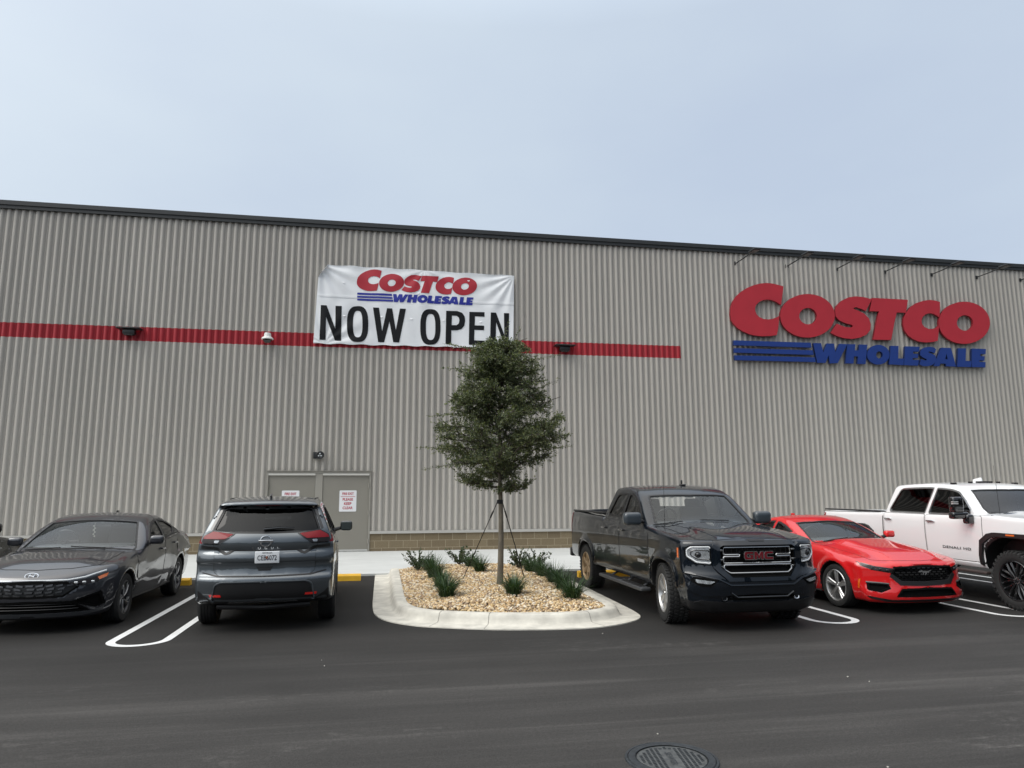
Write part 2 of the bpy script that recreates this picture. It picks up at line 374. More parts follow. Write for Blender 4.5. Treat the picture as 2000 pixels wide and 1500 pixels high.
# ---------------------------------------------------------------- planter island
KERB = mat('kerb_concrete', (.56, .54, .48), .85, noise=(4.5, .19), bump=(30, .003))
op = [(-.13, 16.4), (-.13, 13.4), (-.12, 11.9), (-.06, 11.15), (.13, 10.62), (.5, 10.2), (.95, 9.96), (1.5, 9.74), (2.1, 9.62), (2.75, 9.58), (3.2, 9.72), (3.55, 9.95), (3.78, 10.25), (3.86, 10.7), (3.88, 11.5), (3.9, 13.5), (3.9, 16.4)]
def open_smooth(p, n=5):
    p = [np.array(q, float) for q in p]; p = [2*p[0]-p[1]]+p+[2*p[-1]-p[-2]]; out = []
    for i in range(1, len(p)-2):
        a, b_, c, d = p[i-1:i+3]
        for k in range(n):
            s = k/n; out.append(.5*((2*b_)+(c-a)*s+(2*a-5*b_+4*c-d)*s*s+(3*b_-a-3*c+d)*s**3))
    out.append(p[-2]); return np.array(out)
O = open_smooth(op)
tg = np.gradient(O, axis=0); tg /= np.linalg.norm(tg, axis=1)[:, None]; nrm = np.stack([-tg[:, 1], tg[:, 0]], 1)
def ring(d, z):
    q = O+nrm*d
    if d > .3: q[:, 0] = np.clip(q[:, 0], -.13+d, 3.9-d)
    return np.column_stack([q, np.full(len(q), z)])
prof = [(0, -.02), (.004, .014), (.02, .017), (.27, .022), (.30, .035), (.325, .09), (.345, .135), (.375, .150), (.40, .153), (.50, .153), (.515, .148), (.52, .10)]
v = np.concatenate([ring(*p) for p in prof]); n = len(O)
f = [(k*n+i, k*n+i+1, (k+1)*n+i+1, (k+1)*n+i) for k in range(len(prof)-1) for i in range(n-1)]
kb = mobj('planter_kerb', v, np.array(f), KERB, smooth=True, sharp=50, kind='structure')
IN = ring(.515, 0)[:, :2]
in_poly = [tuple(q) for q in IN]
# dark expansion joints across the kerb
JT = mat('kerb_joint', (.16, .15, .13), .9)
mb = MB()
for i in (27, 34, 60, 48):
    pr = prof[1:10]
    a_ = [Vector((*(O[i]+nrm[i]*d), z+.002)) for d, z in pr]; tv = Vector((*tg[i], 0))*.004
    mb.add([p-tv for p in a_]+[p+tv for p in a_], [(k, k+1, len(a_)+k+1, len(a_)+k) for k in range(len(a_)-1)])
mb.build('kerb_joint', JT, kb)
def gz(x, y):
    """height of the gravel mound"""
    d = np.minimum.reduce([x-.38, 3.4-x, y-10.15, 17.0-y]); return .12+.12*np.clip(d/1.0, 0, 1)**.7
P_, T_, E_, _ = tri_poly(in_poly, (), .25)
SOIL = mat('gravel_bed', (.20, .15, .10), .95, noise=(40, .4))
mobj('gravel_bed', np.column_stack([P_, gz(P_[:, 0], P_[:, 1])-.03]), T_, SOIL, kind='structure')
# loose pebbles: nobody could count them
bm = bmesh.new(); bmesh.ops.create_icosphere(bm, subdivisions=1, radius=1); ico_v = np.array([tuple(v_.co) for v_ in bm.verts]); ico_f = np.array([[v_.index for v_ in f_.verts] for f_ in bm.faces]); bm.free()
def pebbles(pos, size, name, mats, kind='stuff', **k):
    n = len(pos); sc = size[:, None]*rng.uniform(.6, 1.15, (n, 3)); sc[:, 2] *= .72
    V = ico_v[None]*(1+rng.normal(0, .07, (n, len(ico_v), 1)))*sc[:, None]
    a = rng.uniform(0, 2*np.pi, n); b_ = rng.normal(0, .5, n)
    ca, sa, cb, sb = np.cos(a), np.sin(a), np.cos(b_), np.sin(b_)
    X = V[..., 0]*cb[:, None]-V[..., 2]*sb[:, None]; Z = V[..., 0]*sb[:, None]+V[..., 2]*cb[:, None]; Y = V[..., 1]
    V = np.stack([X*ca[:, None]-Y*sa[:, None], X*sa[:, None]+Y*ca[:, None], Z], -1)+pos[:, None]
    Fc = (ico_f[None]+(np.arange(n)*len(ico_v))[:, None, None]).reshape(-1, 3)
    return mobj(name, V.reshape(-1, 3), Fc, mats, smooth=True, mi=np.repeat(rng.integers(0, len(mats), n), len(ico_f)), kind=kind, **k)
pbm = [mat('pebble_%d' % i, c, .7) for i, c in enumerate([(.62, .47, .27), (.50, .34, .17), (.72, .59, .40), (.38, .26, .15), (.72, .65, .52), (.58, .41, .20), (.30, .22, .15)])]
q = rng.uniform((.3, 10.0), (3.5, 16.3), (22000, 2)); q = q[pip(q, in_poly)]
q = q[rng.uniform(0, 1, len(q)) < np.where(q[:, 1] < 13.5, 1, .75)]
zz = gz(q[:, 0], q[:, 1])-.008+rng.uniform(-.008, .014, len(q))
g = pebbles(np.column_stack([q, zz]), rng.uniform(.015, .034, len(q)), 'gravel', pbm)
tag(g, 'tan and cream river pebbles mulching the planter island', 'gravel')
# litter grit on the lot
n = 30; gx = rng.uniform(-8, 12, n); gy = rng.uniform(4.5, 9.3, n)
g = pebbles(np.column_stack([gx, gy, np.full(n, .004)]), rng.uniform(.005, .011, n), 'loose_grit', [mat('grit', (.6, .58, .52), .8)])
tag(g, 'scattered pale grit and chips on the dark asphalt', 'grit')

# ---------------------------------------------------------------- manhole
IRON = mat('cast_iron', (.035, .040, .045), .5, metal=.3, noise=(25, .3)); IRON2 = mat('worn_iron', (.085, .09, .09), .55, metal=.2, noise=(18, .4))
mc = np.array([2.02, 4.95]); mh = empty('manhole_cover', (mc[0], mc[1], 0), R(-8))
mh.scale = (.81, .81, 1); tag(mh, 'round cast iron sewer cover set flush in the asphalt lane', 'manhole cover')
mb = MB(); mb.lathe([(.30, .012), (.305, .006), (.31, .012), (.365, .012), (.372, .004), (.378, .010), (.395, .009), (.40, .0)], (0, 0, 0), 'z', 56)
mb.build('frame_ring', IRON, mh, smooth=True, sharp=30)
mb = MB(); mb.lathe([(0, .006), (.297, .006), (.298, 0)], (0, 0, 0), 'z', 48)
lid = mb.build('lid', IRON2, mh)
mb = MB()
for i in range(-7, 8):
    for j in range(-9, 10):
        x, y = i*.042, j*.033
        if abs(i) < 2 and abs(y) < .2: continue
        if x*x+y*y < .265**2: mb.box(x-.012, x+.012, y-.008, y+.008, .0062, .0095)
mb.build('studs', IRON, lid)
v, f = text_mesh('SEWER', .055, .02, 1.25)
v = v[:, [1, 0, 2]]*np.array([1, -1, 1])
v[:, 2] = .0075; v = v*1.0
v2 = np.column_stack([v[:, 0]*1.0, v[:, 1], v[:, 2]])
mobj('lettering', v2, f, IRON, lid)

# ================================================================ warehouse building
bld = empty('warehouse_building', (0, WY, 0), label='long low warehouse clad in grey ribbed metal with a red stripe and dark roof trim', cat='building')
CLAD = mat('grey_cladding', (.415, .392, .355), .45, spec=.4, noise=(.8, .045, (1, 1, .25)))
_n = CLAD.node_tree; _b = _n.nodes['Principled BSDF']; _src = _b.inputs['Base Color'].links[0].from_socket
_tc = _n.nodes.new('ShaderNodeTexCoord'); _sp = _n.nodes.new('ShaderNodeSeparateXYZ'); _n.links.new(_tc.outputs['Object'], _sp.inputs[0])
_fl = _n.nodes.new('ShaderNodeMath'); _fl.operation = 'MULTIPLY'; _fl.inputs[1].default_value = 1/.9144; _n.links.new(_sp.outputs['X'], _fl.inputs[0])
_f2 = _n.nodes.new('ShaderNodeMath'); _f2.operation = 'FLOOR'; _n.links.new(_fl.outputs[0], _f2.inputs[0])
_wn = _n.nodes.new('ShaderNodeTexWhiteNoise'); _wn.noise_dimensions = '1D'; _n.links.new(_f2.outputs[0], _wn.inputs['W'])
_mr = _n.nodes.new('ShaderNodeMapRange'); _mr.inputs['To Min'].default_value = .955; _mr.inputs['To Max'].default_value = 1.04; _n.links.new(_wn.outputs['Value'], _mr.inputs[0])
_vs = _n.nodes.new('ShaderNodeVectorMath'); _vs.operation = 'SCALE'; _n.links.new(_src, _vs.inputs[0]); _n.links.new(_mr.outputs[0], _vs.inputs['Scale']); _n.links.new(_vs.outputs[0], _b.inputs['Base Color'])
REDC = mat('red_cladding', (.36, .018, .028), .42, spec=.4, noise=(.9, .05))
TRIM = mat('dark_trim', (.028, .030, .031), .45)
XL, XR = -34., 44.
P7 = .18288
def ribs(x0, x1, z0, z1, dy=0.):
    """7.2-inch rib profile; crests stand .038 proud of the valleys"""
    xs, ys = [], []
    k0 = math.floor((x0-.5)/P7); x = k0*P7
    pts = []
    while x < x1+P7:
        pts += [(x, 0), (x+.030, 0), (x+.035, -.010), (x+.043, -.010), (x+.048, 0), (x+.070, 0), (x+.088, -.042), (x+.168, -.042)]; x += P7
    pts = np.array(pts); ex = [q for q in (x0, x1)]
    yy = np.interp(ex, pts[:, 0], pts[:, 1]); k = (pts[:, 0] > x0+1e-4) & (pts[:, 0] < x1-1e-4)
    X = np.concatenate([[x0], pts[k, 0], [x1]]); Y = np.concatenate([[yy[0]], pts[k, 1], [yy[1]]])+dy
    n = len(X); v = np.concatenate([np.column_stack([X, Y, np.full(n, z0)]), np.column_stack([X, Y, np.full(n, z1)])])
    f = np.array([(i, i+1, n+i+1, n+i) for i in range(n-1)]); return v, f
DX0, DX1, DZ1 = -3.24, -.345, 2.43           # opening of the double fire door
v_all, f_all = [], []; o_ = 0
for (x0, x1, z0, z1) in ((XL, DX0, .735, 6.06), (DX0, DX1, DZ1+.02, 6.06), (DX1, XR, .735, 6.06), (9.356, XR, 6.06, 6.465), (XL, XR, 6.465, 9.72)):
    v, f = ribs(x0, x1, z0, z1); v_all.append(v); f_all.append(f+o_); o_ += len(v)
mobj('wall_cladding', np.concatenate(v_all), np.concatenate(f_all), CLAD, bld)
v, f = ribs(XL, 9.356, 6.06, 6.465); mobj('red_stripe', v, f, REDC, bld)
# shell behind the cladding: returns, back wall and roof
mb = MB(); mb.box(XL+.02, XR-.02, .06, 34, 0, 9.66); mb.build('wall', CLAD, bld)
mb = MB(); mb.box(XL-.05, XR+.05, -.10, .20, 9.70, 9.80); mb.box(XL-.05, XR+.05, -.135, .22, 9.80, 9.925)
mb.box(XL-.05, XR+.05, .221, 34, 9.70, 9.86); mb.build('roof_trim', TRIM, bld)
mb = MB()
for x0, x1 in ((XL, DX0-.002), (DX1+.002, XR)):
    mb.box(x0, x1, -.065, .02, .675, .732); mb.box(x0, x1, -.075, -.064, .655, .68)
mb.build('base_flashing', mat('flashing', (.46, .45, .42), .45), bld)
BLOCK, t, b = node_mat('split_block')
tcn = t.nodes.new('ShaderNodeTexCoord'); b.inputs['Roughness'].default_value = .9
sp_ = t.nodes.new('ShaderNodeSeparateXYZ'); t.links.new(tcn.outputs['Object'], sp_.inputs[0])
cb = t.nodes.new('ShaderNodeCombineXYZ'); t.links.new(sp_.outputs['X'], cb.inputs[0]); t.links.new(mth('ADD', sp_.outputs['Z'], .156), cb.inputs[1])
bt = t.nodes.new('ShaderNodeTexBrick'); bt.offset = .5; t.links.new(cb.outputs[0], bt.inputs[0])
for k, vv in (('Color1', (.165, .128, .078, 1)), ('Color2', (.215, .170, .105, 1)), ('Mortar', (.34, .29, .20, 1)), ('Scale', 1.0), ('Mortar Size', .007), ('Brick Width', .4064), ('Row Height', .2032), ('Mortar Smooth', .2)): bt.inputs[k].default_value = vv
gr = rng_(tn(55, 4), .3, .7, .85, 1.15)
x_ = t.nodes.new('ShaderNodeVectorMath'); x_.operation = 'SCALE'; t.links.new(bt.outputs[0], x_.inputs[0]); t.links.new(gr, x_.inputs['Scale']); t.links.new(x_.outputs[0], b.inputs['Base Color'])
mb = MB(); mb.box(XL, DX0-.004, -.03, .04, 0, .68); mb.box(DX1+.004, XR, -.03, .04, 0, .68); mb.build('block_base', BLOCK, bld)
# fasteners
mb = MB()
k0 = math.floor(-13/P7)
for zr in (8.55, 7.55, 5.998, 4.477, 2.865, .81):
    k = k0
    while k*P7 < 24:
        x = k*P7+.03
        if (k % 5 in (0, 1, 2) or zr < 1) and not (DX0 < x < DX1 and zr < 2.5): mb.box(x-.008, x+.008, -.006, .001, zr-.008, zr+.008)
        k += 1
for zr in (7.0, 5.2, 3.9, 3.4, 2.3, 1.65):
    k = k0-k0 % 5
    while k*P7 < 24:
        x = k*P7+.118-.03+.0
        if not (DX0 < x < DX1 and zr < 2.5): mb.box(x-.007, x+.007, -.044, -.037, zr-.007, zr+.007)
        k += 5
mb.build('fasteners', mat('screw_head', (.22, .22, .21), .5), bld, kind='stuff')
# double fire door
DOOR = mat('door_paint', (.235, .222, .19), .5, noise=(1.2, .04)); FRM = mat('door_frame_paint', (.30, .285, .25), .5)
mb = MB(); y1, y2 = -.055, .05
mb.box(DX0, DX0+.05, y1, y2, 0, DZ1-.06); mb.box(DX1-.05, DX1, y1, y2, 0, DZ1-.06); mb.box(DX0, DX1, y1, y2, DZ1-.06, DZ1)
mb.box(-1.905, -1.70, y1+.015, y2, 0, DZ1-.061); mb.box(DX0-.03, DX1+.03, -.085, y2-.1, DZ1+.001, DZ1+.018)
mb.build('door_frame', FRM, bld)
for x0, x1, hx in ((DX0+.05, -1.905, DX0+.05), (-1.70, DX1-.05, DX1-.05)):
    mb = MB(); mb.box(x0+.006, x1-.006, -.02, .04, .185, DZ1-.12); d = mb.build('door', DOOR, bld)
    mb = MB(); mb.box(x0+.002, x1-.002, -.075, -.02, DZ1-.118, DZ1-.065); mb.build('drip_cap', mat('drip_cap_metal', (.55, .54, .50), .4), d)
    mb = MB(); mb.box(x0+.008, x1-.008, -.03, -.021, .185, .225); mb.build('door_sweep', mat('door_sweep_metal', (.62, .62, .6), .35, metal=.5), d)
    mb = MB(); mb.box(x0, x1, -.04, .04, .17, .182); mb.build('threshold', mat('threshold_metal', (.5, .5, .48), .4, metal=.6), d)
    for hz in (.45, 1.25, 2.02):
        mb = MB(); mb.tube([(hx, -.062, hz-.06), (hx, -.062, hz+.06)], .014); mb.box(hx-.02, hx+.02, -.055, -.02, hz-.06, hz+.06); mb.build('hinge', FRM, d)
# fire exit plates
SGN = mat('sign_white', (.78, .78, .80), .35); RTX = mat('sign_red', (.42, .015, .04), .4)
for cx, lab in ((-.983, 'white FIRE EXIT PLEASE KEEP CLEAR sign on the right door leaf, fully visible'), (-2.57, 'white FIRE EXIT sign on the left door leaf, half hidden by the SUV roof')):
    sg = empty('fire_exit_sign', (cx, WY-.022, 1.585), label=lab, cat='sign', group='signs on the fire doors')
    mb = MB(); solid_poly(ccw(rnd([(-.24, -.30), (.24, -.30), (.24, .30), (-.24, .30)], .03)), (), lambda u, w_, d: (u, -.006+d, w_), .005, mb); mb.build('plate', SGN, sg)
    for s, z, h in (('FIRE EXIT', .205, .072), ('PLEASE', .045, .078), ('KEEP', -.075, .078), ('CLEAR', -.195, .078)):
        v, f = text_mesh(s, h, .030, .80 if s == 'FIRE EXIT' else .92); mb = MB(); mb.add([(p[0], -.0075, p[1]+z) for p in v], f); mb.build('lettering', RTX, sg)
    mb = MB(); mb.box(-.20, .20, -.0078, -.0066, .118, .130); mb.build('rule_line', RTX, sg)

# ---------------------------------------------------------------- store sign letters
SY = WY-.19
def wp(px, py, y=SY): p = pix(px, py, y=y); return (p[0], p[2])
A_ = lambda L: [wp(1420+x/7.6923, 540+y/7.6923) for x, y in L]
B_ = lambda L: [wp(1660+x/6.8966, 560+y/6.8966) for x, y in L]
C_ = lambda L: [wp(1400+x/3.3333, 470+y/3.3333) for x, y in L]
D_ = lambda L: [wp(1600+x/4.6875, 640+y/4.6875) for x, y in L]
LET = []   # (name, outer, holes, colour index)
LET.append(('letter_c', smooth_parts := None, (), 0)); LET.pop()
C1 = [(848, 148), (780, 128), (700, 108), (600, 96), (500, 105), (400, 130), (300, 172), (210, 230), (135, 300), (80, 390), (55, 480), (50, 560), (62, 650), (100, 715), (165, 780), (250, 830), (340, 868), (440, 890), (550, 897), (650, 893), (748, 880), (765, 800), (778, 700), (790, 590), (750, 612), (690, 635), (620, 645), (550, 638), (490, 612), (448, 575), (425, 520), (422, 470), (438, 425), (480, 385), (540, 355), (610, 345), (680, 355), (740, 380), (812, 428), (825, 330), (838, 240)]
LET.append(('letter_c', A_(C1), (), 0))
LET.append(('letter_o', A_(ell(1210, 590, 410, 327, 56)), [A_(ell(1217, 595, 132, 123, 32))], 0))
S1 = [(1010, 382), (960, 368), (910, 362), (860, 368), (815, 390), (780, 425), (770, 460), (775, 495), (800, 520), (840, 538), (880, 548), (887, 558), (870, 566), (830, 560), (800, 548), (782, 540), (742, 600), (780, 620), (830, 635), (880, 640), (930, 632), (975, 612), (1000, 580), (1003, 545), (990, 505), (960, 475), (920, 455), (893, 445), (890, 437), (910, 433), (945, 445), (970, 458)]
LET.append(('letter_s', C_(S1), (), 0))
LET.append(('letter_t', B_([(300, 150), (782, 175), (755, 352), (632, 345), (600, 480), (575, 620), (555, 718), (315, 712), (350, 530), (372, 420), (392, 332), (268, 328), (285, 240)]), (), 0))
C2 = [(1213, 205), (1150, 185), (1070, 178), (990, 188), (900, 218), (820, 272), (755, 350), (722, 430), (718, 510), (738, 590), (785, 655), (850, 705), (930, 738), (1020, 750), (1110, 745), (1185, 728), (1195, 620), (1200, 520), (1165, 550), (1120, 568), (1060, 568), (1010, 545), (975, 505), (965, 460), (980, 410), (1020, 372), (1075, 355), (1130, 365), (1175, 390), (1207, 412), (1213, 310)]
LET.append(('letter_c', B_(C2), (), 0))
LET.append(('letter_o', B_(ell(1542, 485, 345, 284, 56)), [B_(ell(1550, 487, 109, 104, 32))], 0))
LET.append(('bar', A_([(100, 958), (1260, 995), (1268, 1068), (98, 1032)]), (), 1))
LET.append(('bar', A_([(105, 1075), (1290, 1108), (1303, 1178), (107, 1143)]), (), 1))
LET.append(('bar', A_([(112, 1184), (1320, 1214), (1335, 1285), (118, 1255)]), (), 1))
LET.append(('letter_w', A_([(1297, 1000), (1412, 1002), (1448, 1140), (1500, 1005), (1607, 1008), (1628, 1140), (1690, 1010), (1808, 1018), (1665, 1300), (1545, 1305), (1530, 1180), (1480, 1298), (1358, 1296)]), (), 1))
LET.append(('letter_h', D_([(258, 150), (332, 152), (326, 207), (362, 208), (368, 153), (441, 156), (425, 332), (350, 330), (356, 264), (320, 262), (314, 328), (241, 325)]), (), 1))
LET.append(('letter_o', D_(ell(542, 247, 103, 90, 40)), [D_(ell(552, 249, 30, 33, 24))], 1))
LET.append(('letter_l', B_([(550, 795), (657, 797), (650, 965), (728, 968), (722, 1055), (528, 1045), (540, 920)]), (), 1))
LET.append(('letter_e', B_([(745, 802), (940, 808), (932, 875), (855, 872), (852, 902), (922, 905), (917, 962), (848, 960), (845, 985), (930, 985), (920, 1062), (728, 1055), (738, 930)]), (), 1))
S2 = [(1162, 845), (1130, 817), (1080, 808), (1020, 815), (970, 840), (945, 880), (950, 925), (990, 955), (1035, 975), (1035, 992), (1000, 990), (960, 975), (937, 1045), (985, 1068), (1050, 1070), (1110, 1055), (1150, 1020), (1165, 975), (1150, 925), (1100, 900), (1060, 885), (1065, 872), (1100, 878), (1142, 897)]
LET.append(('letter_s', B_(S2), (), 1))
LET.append(('letter_a', B_([(1230, 820), (1362, 825), (1430, 1075), (1300, 1072), (1292, 1038), (1222, 1034), (1205, 1070), (1130, 1068)]), [B_([(1303, 900), (1318, 978), (1285, 975)])], 1))
LET.append(('letter_l', B_([(1460, 828), (1565, 830), (1558, 998), (1640, 1002), (1632, 1082), (1445, 1078), (1455, 950)]), (), 1))
LET.append(('letter_e', B_([(1647, 832), (1832, 838), (1828, 908), (1762, 905), (1758, 935), (1818, 938), (1812, 995), (1748, 990), (1745, 1012), (1828, 1015), (1825, 1085), (1642, 1082)]), (), 1))
SRED = mat('sign_letter_red', (.46, .022, .036), .45, noise=(3, .04)); SBLU = mat('sign_letter_blue', (.010, .040, .22), .4, noise=(3, .04))
SRS = mat('sign_return_red', (.22, .012, .02), .5); SBS = mat('sign_return_blue', (.008, .022, .10), .5)
sign = empty('store_sign', (16.3, WY-.1, 6.0), label='big raised red and blue store name lettering on the right of the wall', cat='sign')
for nm, outr, holes, ci in LET:
    mb = MB(); o3 = ccw(outr); hs = [ccw(h) for h in holes]
    solid_poly(o3, hs, lambda u, w_, d: (u-16.3, SY+d-(WY-.1), w_-6.0), .085, mb, 0, None, 1)
    c3 = np.mean(np.array(o3), 0)
    for dx in (-.25, .25):
        if nm == 'bar': mb.box(c3[0]-16.3+dx*5, c3[0]-16.3+dx*5+.03, .0, .1, c3[1]-6.0-.01, c3[1]-6.0+.01, 1)
    mb.build(nm, [SRED, SRS] if ci == 0 else [SBLU, SBS], sign)

# ---------------------------------------------------------------- banner
ban = empty('banner', (.9, WY-.05, 6.15), label='white NOW OPEN banner with red and blue store name strapped to the wall', cat='banner')
BY = WY-.09
tl, tr, bl, br_ = (np.array(wp(*p, y=BY)) for p in ((624, 516), (1004, 539), (612, 671), (1002, 681)))
def ban_xz(u, v_): return tl*(1-u)*(1-v_)+tr*u*(1-v_)+bl*(1-u)*v_+br_*u*v_
H_ = 2.4; W_ = 5.95
def wrinkle(x, z):
    u = (x-tl[0])/W_; v_ = (tl[1]-z)/H_
    y = .010*np.sin(x*2.1+z*.8)+.006*np.sin(x*5.3-z*2.2+1)+.005*np.sin(x*11+z*3)
    for (cx, cz, a0, k) in ((tr[0], tr[1], 1.0, 17.), (tl[0], tl[1], 1.0, 15.), (bl[0]+.3, bl[1], 1, 13.), (1.1, tl[1], .7, 11.)):   # folds fanning out from the tied corners
        r = np.hypot(x-cx, z-cz); th = np.arctan2(z-cz, x-cx); y = y+a0*.015*np.sin(th*k)*np.exp(-((r-.75)/.65)**2)
    y = y+.006*np.exp(-((v_-.40)/.012)**2)+.010*np.sin(u*46)*np.exp(-((v_-.02)/.06)**2)+.007*np.sin(u*38+1)*np.exp(-((v_-.46)/.05)**2)
    return -.03-y
nx, nz_ = 240, 110; U, V_ = np.meshgrid(np.linspace(0, 1, nx), np.linspace(0, 1, nz_))
G_ = tl[None, None]*((1-U)*(1-V_))[..., None]+tr*(U*(1-V_))[..., None]+bl*((1-U)*V_)[..., None]+br_*(U*V_)[..., None]
gx, gz_ = G_[..., 0].copy(), G_[..., 1].copy(); gy = wrinkle(gx, gz_)
gz_ += .012*np.sin(U*60)*(V_ > .97)+.010*np.cos(U*40)*np.exp(-V_*60)
# the loose top-left corner folds over
dcor = (U*W_+V_*H_*.65); kf = np.clip((.26-dcor)/.26, 0, 1)
gx = gx+kf*.20; gz_ = gz_-kf*.14; gy = gy-.10*np.sin(kf*math.pi)-.02*kf
v = np.column_stack([gx.ravel()-.9, gy.ravel()-.03, gz_.ravel()-6.15])
idx = np.arange(nx*nz_).reshape(nz_, nx)
f = np.stack([idx[:-1, :-1], idx[1:, :-1], idx[1:, 1:], idx[:-1, 1:]], -1).reshape(-1, 4)
VIN = mat('banner_vinyl', (.86, .88, .90), .42, noise=(.7, .03))
mobj('sheet', v, f, VIN, ban, smooth=True)
def on_ban(outr, holes, mb, mi=0):
    P, T, E, _ = tri_poly(ccw(outr), [ccw(h) for h in holes], .045)
    y = wrinkle(P[:, 0], P[:, 1])-.03-.010
    mb.add(np.column_stack([P[:, 0]-.9, y, P[:, 1]-6.15]).tolist(), [tuple(map(int, q)) for q in T], mi)
N_ = lambda L: [wp(600+x/4.7619, 500+y/4.7619, BY) for x, y in L]
K = mat('print_black', (.007, .008, .010), .6, spec=.25); RD = mat('print_red', (.45, .025, .04), .42); BU = mat('print_blue', (.018, .028, .30), .42)
for nm, outr, holes in (
    ('letter_n', [(128, 460), (182, 463), (262, 680), (264, 466), (322, 468), (315, 790), (258, 787), (177, 570), (172, 783), (115, 780)], ()),
    ('letter_o', ell(469, 635, 99, 168, 44, 2.7), [ell(470, 634, 44, 124, 32, 2.7)]),
    ('letter_w', [(612, 480), (668, 483), (697, 700), (742, 487), (790, 489), (824, 690), (862, 492), (918, 494), (855, 805), (800, 803), (765, 610), (715, 803), (660, 801)], ()),
    ('letter_o', ell(1145, 662, 94, 166, 44, 2.7), [ell(1147, 662, 44, 122, 32, 2.7)]),
    ('letter_p', [(1292, 512), (1395, 514), (1440, 530), (1465, 565), (1468, 605), (1460, 650), (1435, 680), (1395, 692), (1340, 692), (1338, 822), (1285, 820)], [[(1345, 556), (1390, 558), (1410, 575), (1415, 602), (1408, 630), (1388, 645), (1343, 645)]]),
    ('letter_e', [(1508, 520), (1648, 524), (1648, 567), (1560, 562), (1557, 646), (1645, 650), (1643, 692), (1555, 688), (1552, 785), (1650, 790), (1645, 833), (1502, 826)], ()),
    ('letter_n', [(1706, 528), (1755, 530), (1832, 735), (1828, 533), (1876, 535), (1872, 830), (1830, 828), (1757, 620), (1750, 825), (1700, 822)], ())):
    mb = MB(); on_ban(N_(outr), [N_(h) for h in holes], mb); mb.build(nm, K, ban, smooth=True)
s0, s1 = wp(1426.5, 612), wp(1933.6, 630); b0, b1 = wp(697, 549, BY), wp(931.4, 560, BY)
zt, zb_ = wp(1498, 552)[1], wp(1924, 718)[1]; bzt, bzb = wp(735, 526.5, BY)[1], wp(923, 596.6, BY)[1]
am = lambda L: [(b0[0]+(x-s0[0])*(b1[0]-b0[0])/(s1[0]-s0[0]), bzt+(z-zt)*(bzb-bzt)/(zb_-zt)) for x, z in L]
for nm, outr, holes, ci in LET:
    mb = MB(); on_ban(am(outr), [am(h) for h in holes], mb); mb.build(nm, [RD, BU][ci], ban, smooth=True)
mb = MB(); xs = np.linspace(tl[0]+.05, tr[0]-.02, 120); z_ = tl[1]-.42*H_
L = [(x-.9, float(wrinkle(np.array(x), np.array(z_)))-.035, z_-6.15) for x in xs]; mb.v = [(p[0], p[1], p[2]+s) for p in L for s in (-.006, .006)]; mb.f = [(2*i, 2*i+1, 2*i+3, 2*i+2) for i in range(len(L)-1)]; mb.m = [0]*len(mb.f)
mb.build('seam', mat('banner_seam', (.55, .57, .60), .5), ban)
for (px, py) in ((671, 551), (672, 616), (745, 618), (817, 572), (803, 622), (866, 625), (938, 628), (915, 548)):   # slack cut vents, curled open
    x, z = wp(px, py, BY); y = float(wrinkle(np.array(x), np.array(z)))-.03; mb = MB()
    c = [(x-.9+.035*math.cos(a), y-.012-.02*abs(math.sin(a)), z-6.15+.04*math.sin(a)) for a in [math.pi+math.pi*i/8 for i in range(9)]]
    mb.add(c+[(x-.9, y-.004, z-6.15)], [(i, i+1, 9) for i in range(8)]); mb.build('wind_flap', VIN, ban)

# ---------------------------------------------------------------- wall fixtures
DK = mat('fixture_black', (.014, .015, .016), .4)
ordn = ['leftmost', 'second from left', 'third from left', 'middle', 'fifth from left', 'sixth from left', 'rightmost']
def flood():
    t_ = empty('sign_floodlight')
    mb = MB(); mb.tube([(0, .04, 0), (0, -1.0, .02)], .018); mb.build('arm', DK, t_, smooth=True)
    mb = MB(); mb.rbox((0, .02, 0), (.12, .04, .12), .01); mb.build('mounting_plate', DK, t_)
    mb = MB(); mb.rbox((0, -1.18, .03), (.24, .40, .055), .018, rot=None); mb.rbox((0, -1.03, .06), (.10, .16, .06), .015); hd = mb.build('lamp_head', DK, t_, smooth=True)
    mb = MB(); mb.box(-.09, .09, -1.34, -1.06, -.001, .0); mb.build('lens', mat('lamp_lens', (.03, .03, .03), .3), hd)
    return t_
def copy_tree(o, parent=None):
    c = o.copy(); COL.objects.link(c); c.parent = parent
    for ch in list(o.children): copy_tree(ch, c)
    return c
proto = flood()
for i in range(7):
    o = proto if i == 0 else copy_tree(proto)
    o.location = (11.443+i*1.856, WY-.04, 9.36)
    tag(o, 'black arm floodlight above the store sign, %s of seven' % ordn[i], 'floodlight', 'floodlights over the store sign')
for (x, z, lab) in ((-7.077, 6.31, 'black wall pack light on the red stripe near the left edge'), (5.448, 6.25, 'black wall pack light on the red stripe right of the banner')):
    t_ = empty('wall_light', (x, WY-.04, z), label=lab, cat='wall light', group='black wall lights on the stripe'); t_.scale = (.80, .85, .85)
    mb = MB(); mb.rbox((0, -.15, -.04), (.40, .22, .16), .03); b_o = mb.build('housing', DK, t_, smooth=True)
    mb = MB(); mb.rbox((0, -.17, .075), (.80, .34, .045), .015); mb.rbox((0, -.17, .10), (.42, .22, .03), .01); mb.build('visor', DK, t_, smooth=True)
    mb = MB(); mb.rbox((0, -.15, -.135), (.30, .18, .04), .015); mb.build('lens', mat('dark_lens', (.03, .03, .03), .15), t_, smooth=True)
t_ = empty('dome_camera', (-3.373, WY-.04, 6.24), label='white dome security camera with dark glass on the red stripe', cat='security camera')
